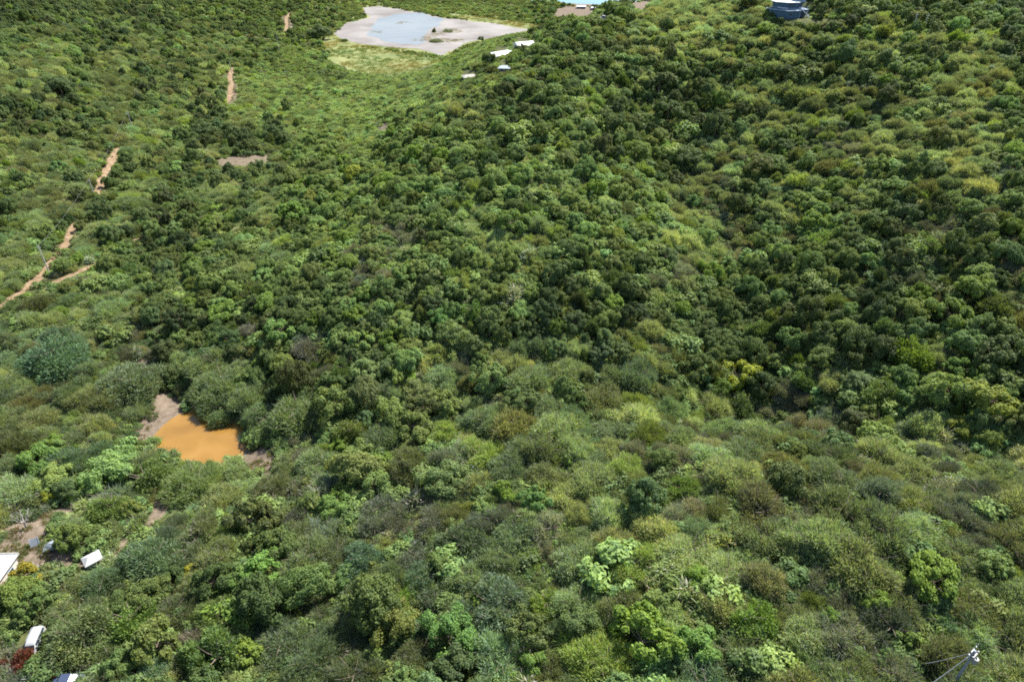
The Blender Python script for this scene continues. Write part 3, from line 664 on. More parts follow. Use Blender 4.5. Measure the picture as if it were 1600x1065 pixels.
 (480,540,50,'S',(.95,.85,1.1),'grey-purple leafless tree right of the bright knobbly tree above the pond','grey-purple leafless tree'),
 (1235,150,84,'O',(1.1,1.0,.9),'wide pale olive domed tree on the upper right slope','wide pale upper domed tree'),
 (1045,175,44,'D',(.9,.95,.8),'very dark spreading tree below the tall dark ridge tree',None),
 (370,212,30,'D',(.8,.85,.8),'dark tree in the middle of the dark grove by the mauve flat','dark grove by the mauve flat'),
 (318,205,34,'D',(.8,.85,.8),'dark tree at the left end of the dark grove by the mauve flat',None),
 (430,208,30,'D',(.8,.85,.8),'dark tree at the right end of the dark grove by the mauve flat',None),
 (296,262,22,'D',(.75,.75,.8),'very dark round bush left below the mauve flat',None),
 (200,318,50,'T',(.8,.9,.9),'grey-green domed tree hiding the dirt road behind the second pole','domed tree hiding the road'),
 (95,140,40,'D',(.8,.85,.85),'dark tree clump in the upper left woods','dark clump in the upper left'),
 (1335,12,22,'G',(1.3,1.2,1),'light green tree right of the blue hilltop house','light tree beside the hilltop house'),
]
TREES = []   # dict(x, y, z, s, r, kind, tint, label, lm)
def px_size(x, y, z): return F/ (project(np.array([x, y, z]))[2])
OWN_R = dict(Y=2.7, R=2.4)
for (px, py, wd, s, ti, lab, lm) in HERO:
    base = s if s in SPEC else 'G'; R0, H0 = SPEC[base][3], SPEC[base][4]
    x, y, z = ground_at(px, py, 2.0); r = wd/px_size(x, y, z)/2
    k = r/R0; x, y, z = ground_at(px, py, .5*H0*min(k, 1.25)**.8); r = wd/px_size(x, y, z)/2*1.03
    TREES.append(dict(x=x, y=y, z=z, r=r, s=s, tint=ti, label=lab, lm=lm, hero=True, px=px, py=py))
# the rest: fill the land with crowns that just touch
CELL = 8.0; cells = {}
def put(x, y, r): cells.setdefault((int(x//CELL), int(y//CELL)), []).append((x, y, r))
def free(x, y, r, k):
    cx, cy = int(x//CELL), int(y//CELL)
    for a in (-1, 0, 1):
        for b in (-1, 0, 1):
            for (u, v, q) in cells.get((cx+a, cy+b), ()):
                if (u-x)**2+(v-y)**2 < (k*(q+r))**2: return False
    return True
HQ = []
for t in TREES:
    put(t['x'], t['y'], t['r']*.9); c_ = project(np.array([t['x'], t['y'], t['z']+(SPEC[t['s']][4] if t['s'] in SPEC else 3.6)*(t['r']/(SPEC[t['s']][3] if t['s'] in SPEC else 2.6))**.8*.6])); HQ.append((float(c_[0]), float(c_[1]), t['r']*F/float(c_[2]), t['y']))
HQ = np.array(HQ)
def hides_hero(x, y, z, r, h):
    u, v, d = project(np.array([x, y, z+.75*h])); q = r*F/float(d)
    k = (HQ[:, 3] > y) & (np.hypot(HQ[:, 0]-u, HQ[:, 1]-v) < .62*HQ[:, 2]+.5*q)
    return bool(k.any())
r2 = np.random.default_rng(5)
def scatter_trees(n, big):
    d = r2.uniform(0, 1, n); Y_ = 34+ (820-34)*d**1.45; X_ = r2.uniform(-1, 1, n)*(Y_*.80+60)
    Z_ = H(X_, Y_); U, Vv, D_ = project(np.stack([X_, Y_, Z_+1.5], -1)); cnt = 0
    for i in range(n):
        x, y, z = float(X_[i]), float(Y_[i]), float(Z_[i])
        if z < .8 or U[i] < -140 or U[i] > 1740 or Vv[i] > 1200: continue
        s = kind_at(U[i]+r2.normal(0, 22), Vv[i]+r2.normal(0, 22))
        if big == 'small' and s in 'GDB' and r2.random() < .8: s = 'TOSTO'[int(r2.integers(5))]
        if big == 'mid' and s in 'GDB' and r2.random() < .2: s = 'TOB'[int(r2.integers(3))]
        R0 = SPEC[s][3]; sc_ = {'big': r2.uniform(.9, 1.35) if y < 115 else r2.uniform(.62, 1.08), 'mid': r2.uniform(.55, .9), 'small': r2.uniform(.3, .6)}[big]
        if s in 'GBD' and y > 110: sc_ *= .92
        if s == 'O': sc_ *= .9
        r = R0*sc_
        if not free(x, y, r, .46 if big == 'small' else .56 if s in 'TSON' else (.84 if y > 150 else .7)): continue
        if blocked(x, y, z, r, SPEC[s][4]*sc_**.8) or hides_hero(x, y, z, r, SPEC[s][4]*sc_**.8): continue
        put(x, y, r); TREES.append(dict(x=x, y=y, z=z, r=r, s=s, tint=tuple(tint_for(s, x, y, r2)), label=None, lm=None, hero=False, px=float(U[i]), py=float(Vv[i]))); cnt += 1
    return cnt
print('trees', scatter_trees(26000, 'big'), scatter_trees(60000, 'mid'), scatter_trees(110000, 'small'), len(TREES))
# which of them the photo shows, and how large
for t in TREES:
    R0, H0 = (SPEC[t['s']][3], SPEC[t['s']][4]) if t['s'] in SPEC else (OWN_R[t['s']], 3.6)
    if t['hero']: t['tint'] = tuple(1+(q-1)*.65 for q in t['tint'])
    t['k'] = t['r']/R0; t['h'] = H0*t['k']**.8*(1 if t['hero'] else float(r2.uniform(.8, 1.25))*(.8 if t['s'] == 'O' else 1.22 if t['s'] == 'D' else 1.05 if t['s'] in 'GB' else 1))
    if t['label'] and 'salt pond mud' in t['label']: t['h'] *= .5
    top = np.array([t['x'], t['y'], t['z']+t['h']*.85]); u, v, d = project(top); t['u'], t['v'], t['w'] = float(u), float(v), 2*t['r']*F/float(d)
    ts = np.linspace(.25, .985, 60); ps = np.array([0, 0, CAM_H])+(top-np.array([0, 0, CAM_H]))*ts[:, None]
    t['vis'] = bool((ps[:, 2] > H(ps[:, 0], ps[:, 1])+2.2).all()) and -t['w']*.35 < u < 1600+t['w']*.35 and -6 < v < 1065+t['w']*.25

LM_PX = [((305,690),'orange pond'), ((150,870),'white shed'), ((12,890),'big white roof'), ((55,1000),'white van'), ((107,1058),'dark blue car'),
 ((1520,1020),'utility pole with crossarms'), ((1237,15),'blue hilltop house'), ((790,78),'long white far roof'), ((820,64),'farthest white roof'), ((735,114),'rubble-white far roof'),
 ((75,405),'nearest pole on the dirt road'), ((148,290),'second pole on the dirt road'), ((380,250),'mauve flat'), ((660,50),'salt pond'), ((170,262),'upper stretch of dirt road'),
 ((112,430),'short dirt path'), ((38,455),'dirt road'), ((360,140),'far red track'), ((238,790),'bare soil path'), ((30,835),'bare soil clearing'), ((600,200),'small sandy scar'),
 ((1137,922),'pale bare soil spot'), ((935,902),'brown brush pile'), ((1424,38),'far hilltop pole'), ((350,1016),'stony bare spot'), ((638,1032),'pinkish bare strip')]
LMS = [((t['u'], t['v']), t['lm']) for t in TREES if t.get('lm')]+LM_PX
ORD = ['closest']+[f'{w_} closest' for w_ in 'second third fourth fifth sixth seventh eighth ninth tenth eleventh twelfth thirteenth fourteenth fifteenth sixteenth seventeenth eighteenth nineteenth twentieth'.split()]
def side(du, dv): return ('right of' if du > 0 else 'left of') if abs(du) > abs(dv) else ('below' if dv > 0 else 'above')
by_kind = {}
for t in TREES:
    if t['vis'] or t['hero']: by_kind.setdefault(t['s'], []).append(t)
chosen = []
for s, L in by_kind.items():
    L.sort(key=lambda t: (not t['hero'], -t['w'])); chosen += L[:298]
taken = {}; cid = {id(t) for t in chosen}
for t in chosen:
    if t['label']: continue
    for c in sorted((math.hypot(p[0]-t['u'], p[1]-t['v']), j) for j, (p, nm) in enumerate(LMS)):
        (p, nm) = LMS[c[1]]
        if len(taken.get((t['s'], side(t['u']-p[0], t['v']-p[1]), nm), ())) < 20: break
    t['_k'] = (t['s'], side(t['u']-p[0], t['v']-p[1]), nm); taken.setdefault(t['_k'], []).append((c[0], t))
for key, L in taken.items():
    L.sort(key=lambda q: q[0])
    s, sd_, nm = key
    for i, (_, t) in enumerate(L): t['label'] = f"{ORD[i] if i < len(ORD) else 'outlying'} {SPEC[s][1] if s in SPEC else 'shrub'} {sd_} the {nm}"
HK = {'Y': ('flowering_shrub', 'shrubs with yellow or orange flowers'), 'R': ('red_shrub', None)}
_vy = crown_lumpy(777, 2.7, 4.0, 6500, 20, .33, .27); _vr = crown_thorn(778, 2.4, 3.0, 5000, 8, .3, .12)
CROWN['Y'] = [np_mesh('flowering_shrub_crown', _vy, quads(_vy), [M['Y']])]; CROWN['R'] = [np_mesh('red_shrub_crown', _vr, quads(_vr), [M['R']])]
TRUNK['Y'] = [trunk_mb(777, 4.0, 2.7).mesh('flowering_shrub_trunk', M['bark'])]; TRUNK['R'] = [trunk_mb(778, 3, 2.4).mesh('red_shrub_trunk', M['bark'])]
def make_tree(t):
    s = t['s']; v = random.randrange(len(CROWN[s])); k = t['k']; kz = t['h']/((SPEC[s][4]) if s in SPEC else 3.6)
    nm = SPEC[s][0] if s in SPEC else HK[s][0]; grp = SPEC[s][2] if s in SPEC else HK[s][1]
    rz = random.uniform(0, 6.283); loc = (t['x'], t['y'], t['z']-.05); q_ = random.uniform(.8, 1.25) if not t['hero'] else random.uniform(.92, 1.08); scl = (k*q_, k/q_, kz)
    cat = 'shrub' if s in 'SYRO' else 'tree'
    if t['w'] > 26 or t['hero']:
        o = bpy.data.objects.new(nm, None); COL.objects.link(o); o.empty_display_size = .3
        c = bpy.data.objects.new('crown', CROWN[s][v]); COL.objects.link(c); c.parent = o
        b = bpy.data.objects.new('trunk', TRUNK[s][v]); COL.objects.link(b); b.parent = o; c['tint'] = list(map(float, t['tint']))
    else:
        o = bpy.data.objects.new(nm, WHOLE[s][v]); COL.objects.link(o); o['tint'] = list(map(float, t['tint']))
    o.location = loc; o.rotation_euler = (random.gauss(0, .07), random.gauss(0, .07), rz); o.scale = scl
    tag(o, t['label'], cat, grp)
for t in chosen: make_tree(t)
rest = [t for t in TREES if id(t) not in cid]
print('chosen', len(chosen), 'rest', len(rest), {s: len(v) for s, v in by_kind.items()})

# ---------------------------------------------------------------- uncountable growth: points that carry a plant each
def cloud(name, meshes, pos, scl, rot, idx, tint, kind='stuff', label=None):
    src = bpy.data.collections.new(name+'_kinds')
    for i, me in enumerate(meshes): src.objects.link(bpy.data.objects.new(f'{name}_kind_{i:02d}', me))
    pos = np.asarray(pos, np.float32); me = bpy.data.meshes.new(name); me.vertices.add(len(pos)); me.vertices.foreach_set('co', pos.ravel())
    for nm, ty, arr, key in (('scl', 'FLOAT_VECTOR', scl, 'vector'), ('rot', 'FLOAT', rot, 'value'), ('idx', 'INT', idx, 'value'), ('tint', 'FLOAT_VECTOR', tint, 'vector')):
        a = me.attributes.new(nm, ty, 'POINT'); a.data.foreach_set(key, np.asarray(arr, np.int32 if ty == 'INT' else np.float32).ravel())
    o = link(bpy.data.objects.new(name, me)); tag(o, label, None, None, kind)
    g = bpy.data.node_groups.new(name+'_nodes', 'GeometryNodeTree'); g.interface.new_socket('Geometry', in_out='INPUT', socket_type='NodeSocketGeometry'); g.interface.new_socket('Geometry', in_out='OUTPUT', socket_type='NodeSocketGeometry')
    gi = g.nodes.new('NodeGroupInput'); go = g.nodes.new('NodeGroupOutput'); ip = g.nodes.new('GeometryNodeInstanceOnPoints'); ci = g.nodes.new('GeometryNodeCollectionInfo')
    ci.inputs['Collection'].default_value = src; ci.inputs['Separate Children'].default_value = True; ci.inputs['Reset Children'].default_value = True
    def at(nm, ty):
        n = g.nodes.new('GeometryNodeInputNamedAttribute'); n.data_type = ty; n.inputs['Name'].default_value = nm
        return [q for q in n.outputs if q.enabled and q.name == 'Attribute'][0]
    cx = g.nodes.new('ShaderNodeCombineXYZ'); L = g.links.new
    L(gi.outputs[0], ip.inputs['Points']); L(ci.outputs[0], ip.inputs['Instance']); ip.inputs['Pick Instance'].default_value = True
    L(at('idx', 'INT'), ip.inputs['Instance Index']); L(at('rot', 'FLOAT'), cx.inputs['Z']); L(cx.outputs[0], ip.inputs['Rotation']); L(at('scl', 'FLOAT_VECTOR'), ip.inputs['Scale'])
    L(ip.outputs[0], go.inputs[0])
    md = o.modifiers.new('plants', 'NODES'); md.node_group = g
    return o
KS = list(SPEC); meshes = [me for s in KS for me in WHOLE[s]]
rest = [t for t in rest if t['s'] in SPEC]
cloud('far_scrub_woodland', meshes, [(t['x'], t['y'], t['z']-.05) for t in rest], [(t['k'], t['k'], t['h']/SPEC[t['s']][4]) for t in rest],
      r2.uniform(0, 6.28, len(rest)), [KS.index(t['s'])*NV+int(r2.integers(NV)) for t in rest], [t['tint'] for t in rest],
      label='continuous scrub and low woodland covering the farther slopes')
# undergrowth between the crowns
def small_bush(seed, thorn):
    return crown_thorn(seed, 1.0, 1.0, 1100, 5, .24, .05, z0=.05) if thorn else crown_lumpy(seed, 1.0, 1.15, 1200, 13, .33, .165, z0=.05)
UB = []
for i, s in enumerate('TGDOSG'):
    V = small_bush(900+i, s in 'TOS'); UB.append(np_mesh('undergrowth_bush', V, quads(V), [M[s]]))
def under(n):
    d = r2.uniform(0, 1, n); Y_ = 36+(500-36)*d**1.25; X_ = r2.uniform(-1, 1, n)*(Y_*.80+50); Z_ = H(X_, Y_)
    U, Vv, D_ = project(np.stack([X_, Y_, Z_+.5], -1)); Q = np.stack([U, Vv], -1); ok = (Z_ > .8) & (U > -60) & (U < 1660) & (Vv < 1120)
    P = np.stack([X_, Y_], -1); S_ = r2.lognormal(-.1, .35, n)
    T1 = np.stack(project(np.stack([X_, Y_, Z_+1.0*S_], -1))[:2], -1)
    for poly in KEEP: ok &= ~(in_poly(Q, poly) | in_poly(T1, poly))
    for C in OPEN_XY:
        for c in C[::2]: ok &= (np.abs(X_-c[0])+np.abs(Y_-c[1])) > 2.6
    for ring in (POND_XY, SALT_XY): ok &= ~in_poly(P, ring)
    for (a, b, rr, zz) in PADS: ok &= np.hypot(X_-a, Y_-b) > rr*.8
    return X_[ok], Y_[ok], Z_[ok], S_[ok], U[ok], Vv[ok]
X_, Y_, Z_, S_, U_, V_ = under(90000)
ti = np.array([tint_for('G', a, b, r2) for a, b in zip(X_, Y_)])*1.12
ks = np.array([{'T':0,'N':0,'G':1,'B':1,'D':2,'O':3,'S':4}[kind_at(a, b)] for a, b in zip(U_, V_)]); flip = r2.random(len(ks)) < .35; ks[flip] = r2.integers(0, 6, flip.sum()); ks[(ks == 2) & (r2.random(len(ks)) < .8)] = 3
cloud('low_undergrowth', UB, np.stack([X_, Y_, Z_-.05], -1), np.stack([S_*1.4, S_*1.4, S_*1.15], -1), r2.uniform(0, 6.28, len(X_)), ks, ti, label='knee to chest high undergrowth filling the gaps between trees')
# grass on the bare ground and the marsh
def tuft(seed, n=26, R=.45, h=.5):
    r = np.random.default_rng(seed); C = np.stack([r.normal(0, R*.5, n), r.normal(0, R*.5, n), np.full(n, h*.4)], -1)
    D = unit(np.stack([r.normal(0, .5, n), r.normal(0, .5, n), np.ones(n)], -1)); Nn = unit(rnd_dir(r, n)*np.array([1, 1, .2]))
    return leaves(C, D, Nn, h*r.uniform(.6, 1.3, n), np.full(n, .09))
TU = []
for i in range(3): V = tuft(50+i); TU.append(np_mesh('grass_tuft', V, quads(V), [M['grass']]))
def spots(polys, n, dens_edge=4):
    out = []
    for k in polys:
        poly = KEEP[k]; lo = poly.min(0)-8; hi = poly.max(0)+8
        for _ in range(n):
            px, py = r2.uniform(*zip(lo, hi)) if False else (r2.uniform(lo[0], hi[0]), r2.uniform(lo[1], hi[1]))
            if py < 440: continue
            x, y, z = ground_at(px, py); edge = seg_dist(np.array([[px, py]]), poly)[0]
            if vnoise(x, y, 2.2) > .52 and z > 7.35: out.append((x, y, z))
    return out
gs = spots([4, 5, 7, 8, 9, 10, 11, 16], 150)
for C in ROAD_XY:
    for c in C:
        for k in range(3):
            a = r2.uniform(0, 6.28); q = r2.uniform(1.5, 3.2); x, y = c[0]+q*math.cos(a), c[1]+q*math.sin(a)
            if np.hypot(*(C-[x, y]).T).min() > 1.3: gs.append((x, y, float(H(x, y))))
cloud('dry_grass', TU, gs, np.repeat(r2.uniform(.6, 1.3, (len(gs), 1)), 3, 1), r2.uniform(0, 6.28, len(gs)), r2.integers(0, 3, len(gs)), np.clip(r2.normal(1, .12, (len(gs), 3)), .6, 1.4), label='dry grass and weeds on the bare soil and along the dirt road')
MT = []
for i in range(3): V = tuft(70+i, 40, 1.6, .7); MT.append(np_mesh('marsh_tuft', V, quads(V), [M['marsh']]))
n = 9000; lo = MARSH_XY.min(0); hi = MARSH_XY.max(0); P = np.stack([r2.uniform(lo[0], hi[0], n), r2.uniform(lo[1], hi[1], n)], -1)
P = P[in_poly(P, MARSH_XY) & ~in_poly(P, grow(SALT_XY, 1.03)) & (vnoise(P[:, 0], P[:, 1], 17) > .33)]
isl = [at_z(a, b, 1.1)[:2] for a, b in ((662,62),(668,61),(674,63),(690,62),(697,50),(703,65),(709,64),(716,63),(632,36),(587,50),(684,54),(706,47),(714,49),(672,58)) for _ in range(26)]
P = np.concatenate([P, np.array(isl)+r2.normal(0, 3.0, (len(isl), 2))])
cloud('marsh_grass', MT, np.column_stack([P, H(P[:, 0], P[:, 1])]), np.repeat(r2.uniform(.8, 1.6, (len(P), 1)), 3, 1), r2.uniform(0, 6.28, len(P)), r2.integers(0, 3, len(P)),
      np.clip(np.stack([vnoise(P[:, 0], P[:, 1], 23)*.9+.6, np.ones(len(P)), np.ones(len(P))*.9], -1), .5, 1.6), label='yellow green marsh grass ringing the salt pond')

# ---------------------------------------------------------------- buildings, vehicles, poles
P_ = {}
P_['white_roof'] = plain('white_roof_paint', (.62,.62,.60), .6, var=.05, scale=.8)
P_['shed_roof'] = plain('shed_roof_paint', (.38,.38,.37), .6, var=.08, scale=2)
P_['wall'] = plain('cream_wall', (.62,.57,.48), .85, var=.1)
P_['glass'] = plain('dark_window_glass', (.03,.045,.06), .3, var=.1, spec=.45)
P_['blue_wall'] = plain('blue_grey_wall', (.07,.125,.19), .8, var=.1, scale=1.2)
P_['pale_blue'] = plain('pale_blue_trim', (.25,.32,.42), .7, var=.06)
P_['concrete'] = plain('concrete', (.42,.41,.38), .85, var=.15)
P_['wood'] = plain('weathered_wood', (.25,.19,.14), .85, var=.2)
P_['car_white'] = plain('white_car_paint', (.34,.35,.35), .35, var=.02, spec=.5)
P_['car_blue'] = plain('dark_blue_car_paint', (.04,.055,.1), .4, var=.05, spec=.6)
P_['rubber'] = plain('tyre_rubber', (.025,.025,.025), .8)
P_['rim'] = plain('wheel_rim', (.4,.4,.42), .35, metal=.7)
P_['lamp'] = plain('head_lamp', (.75,.75,.72), .2, var=.03, spec=.6)
P_['red_lamp'] = plain('tail_lamp', (.4,.02,.02), .25, var=.03)
P_['pole'] = plain('weathered_pole_wood', (.46,.45,.42), .85, var=.15, scale=6)
P_['pole_dark'] = plain('grey_blue_pole', (.22,.24,.28), .8, var=.15, scale=6)
P_['steel'] = plain('galvanised_steel', (.3,.31,.32), .6, metal=.2)
P_['ceramic'] = plain('white_ceramic', (.26,.26,.255), .5)
P_['wire'] = plain('aluminium_wire', (.38,.38,.37), .5)
P_['tarp'] = plain('blue_grey_tarpaulin', (.32,.36,.40), .6, var=.2)
P_['rust'] = plain('rusty_metal', (.23,.13,.09), .8, var=.3)
P_['block'] = plain('pale_rubble', (.36,.34,.3), .9, var=.2)

def window(parent, x, y, z, wd, ht, ax, sgn):
    """window set on a wall; ax 'x': the wall faces along x"""
    f = MB(); g = MB(); t = .06
    def bx(b, a0, a1, z0, z1, d0, d1):
        d0, d1 = sorted((d0*sgn, d1*sgn))
        if ax == 'x': b.box(x+d0, x+d1, y+a0, y+a1, z0, z1)
        else: b.box(x+a0, x+a1, y+d0, y+d1, z0, z1)
    for a0, a1, z0, z1 in ((-wd/2-t, wd/2+t, z-ht/2-t, z-ht/2), (-wd/2-t, wd/2+t, z+ht/2, z+ht/2+t), (-wd/2-t, -wd/2, z-ht/2, z+ht/2), (wd/2, wd/2+t, z-ht/2, z+ht/2), (-t/2, t/2, z-ht/2, z+ht/2)): bx(f, a0, a1, z0, z1, 0, .08)
    o = f.build('window', P_['pale_blue'], parent); bx(g, -wd/2, wd/2, z-ht/2, z+ht/2, 0.005, .03); g.build('pane', P_['glass'], o); return o
def place(px, py, off=0): x, y, z = ground_at(px, py, off); return x, y, z

# the white-roofed house cut by the left edge of the picture
x, y, z = place(6, 905); x, y, _ = place(28, 866, 3.1)     # the roof's far right corner
hz = float(H(*place(6, 905)[:2]))
t = empty('house', (x, y, hz), math.radians(1), 'flat white-roofed house cut off by the left edge of the photo', 'house')
W, D = 9.5, 9.6; k = MB(); k.box(-W, -.35, -D, -.35, -.3, 2.85); k.build('wall', P_['wall'], t)
rf = MB(); rf.add([(-W-.4,.0,2.95),(.1,0,2.95),(.1,-D-.5,2.95),(-W-.4,-D-.5,2.95),(-W-.4,.0,3.13),(.1,0,3.13),(.1,-D-.5,3.13),(-W-.4,-D-.5,3.13)],
  [(0,1,2,3),(7,6,5,4),(1,0,4,5),(2,1,5,6),(3,2,6,7),(0,3,7,4)]); ro = rf.build('roof', P_['white_roof'], t)
pp = MB(); pp.box(-W-.4, .12, .003, .16, 2.9, 3.28); pp.build('parapet', P_['block'], ro)
window(t, -.35, -2.2, 1.5, 1.1, 1.0, 'x', 1); window(t, -3, -.35, 1.5, 1.2, 1.0, 'y', 1); window(t, -6, -.35, 1.5, 1.2, 1.0, 'y', 1)
d = MB(); d.box(-.347, -.30, -4.9, -4.0, -.1, 2.0); dr = d.build('door', P_['wood'], t); h = MB(); h.box(-.298, -.25, -4.15, -4.08, .95, 1.05); h.build('handle', P_['steel'], dr)
# the small white shed
x, y, z = place(150, 884)
t = empty('shed', (x, y, z), math.radians(43), 'small white shed with a shallow hipped roof beside the dirt path', 'shed')
t.scale = (.85, .85, .9); k = MB(); k.box(-1.35, 1.35, -1.2, 1.2, -.2, 1.75); k.build('wall', P_['ceramic'], t)
r = MB(); r.add([(-1.55,-1.4,1.76),(1.55,-1.4,1.76),(1.55,1.4,1.76),(-1.55,1.4,1.76),(-.5,0,2.35),(.5,0,2.35)], [(3,2,1,0),(0,1,5,4),(2,3,4,5),(1,2,5),(3,0,4)]); r.build('roof', P_['shed_roof'], t)
d = MB(); d.box(.35, 1.05, -1.25, -1.203, -.1, 1.5); d.build('door', P_['wood'], t); window(t, -.6, -1.2, 1.0, .7, .55, 'y', -1)
# junk beside the shed
for i, (px, py, s, rz, mat, lab) in enumerate(((163,885,.42,.4,'block','pale concrete block lying against the right side of the white shed'), (169,879,.36,1.1,'block','upper pale block right of the white shed'), (166,891,.4,.2,'ceramic','white crate lowest in the junk right of the white shed'), (172,884,.3,.8,'rust','rusty brown tin farthest right in the junk by the shed'))):
    x, y, z = place(px, py); b = MB(); b.box(-s, s, -s*.7, s*.7, -.05, s*1.1); b.box(-s*.5, s*.6, -s*.4, s*.5, s*1.103, s*1.6)
    o = b.build('junk_block', P_[mat], bevel=.04); o.location = (x, y, z); o.rotation_euler = (random.uniform(-.2, .2), random.uniform(-.2, .2), rz); tag(o, lab, 'junk', 'junk piled beside the white shed')
for i, (px, py, s, mat, lab) in enumerate(((52,886,.36,'ceramic','white bucket on the grass just right of the big white roof'),(60,889,.3,'ceramic','smaller white bucket farther right of the big white roof'),(13,972,.26,'ceramic','white pot alone on the grass above the white van'))):
    x, y, z = place(px, py); b = MB(); b.tube([(0,0,-.02),(0,0,s*1.5)], [s*.8, s], 14); o = b.build('bucket', P_[mat]); h = MB(); h.tube([(-s,0,s*1.45),(-s*.6,0,s*2.1),(s*.6,0,s*2.1),(s,0,s*1.45)], [.03]*4, 5); h.build('handle', P_['steel'], o); o.location = (x, y, z); tag(o, lab, 'bucket', 'white containers in the yard')
# grey tarpaulin over a low frame, and a leaning board
x, y, z = place(86, 853); g = MB(); nn = 12
vs = [(-1.5+3*i/nn, -1.0+2*j/nn, .15+1.0*math.exp(-((i/nn-.5)**2+(j/nn-.5)**2)*6)+.12*math.sin(i*1.9)*math.cos(j*2.3)) for j in range(nn+1) for i in range(nn+1)]
g.add(vs, [(j*(nn+1)+i, j*(nn+1)+i+1, (j+1)*(nn+1)+i+1, (j+1)*(nn+1)+i) for j in range(nn) for i in range(nn)])
o = g.build('tarpaulin', P_['tarp']); sd = o.modifiers.new('thick', 'SOLIDIFY'); sd.thickness = .03; o.location = (x, y, z); o.rotation_euler = (0, 0, .3)
tag(o, 'grey-blue tarpaulin spread over a heap left of the olive cone-shaped tree', 'tarpaulin')
x, y, z = place(57, 856); b = MB(); b.box(-.55, .55, -.05, .05, 0, 1.5); b.box(-.65, -.553, -.08, .08, 0, 1.62); b.box(.553, .65, -.08, .08, 0, 1.62)
o = b.build('leaning_board', P_['tarp']); o.location = (x, y, z-.05); o.rotation_euler = (math.radians(-28), 0, .5); tag(o, 'grey weathered board propped upright in the yard above the big white roof', 'board')

# the dead tree in the clearing
def bare_tree(px, py, hgt, label, mat, seed):
    x, y, z = place(px, py); r = random.Random(seed); b = MB(); t = MB()
    t.tube([(0,0,-.3),(.1,0,hgt*.25),(.15,.1,hgt*.42)], [.2, .15, .12], 7)
    def br(p, d, L, rad, dep):
        q = tuple(p[i]+d[i]*L for i in range(3)); m = tuple((p[i]+q[i])/2+r.uniform(-.08, .08)*L for i in range(3)); b.tube([p, m, q], [rad, rad*.75, rad*.5], 5)
        if dep:
            for _ in range(r.choice((2, 3))):
                nd = Vector(d)+Vector((r.uniform(-.8, .8), r.uniform(-.8, .8), r.uniform(-.2, .5))); nd.normalize(); br(q, tuple(nd), L*r.uniform(.55, .8), rad*.55, dep-1)
    for i in range(6): a = i*1.05+r.uniform(-.2, .2); br((.15, .1, hgt*.4), tuple(Vector((math.cos(a)*.8, math.sin(a)*.8, .75)).normalized()), hgt*.3, .085, 3)
    o = t.build('dead_tree', mat); b.build('branches', mat, o); o.location = (x, y, z); tag(o, label, 'tree')
bare_tree(42, 826, 3.4, 'leafless grey dead tree standing in the bare clearing at the left edge', M['deadwood'], 4)

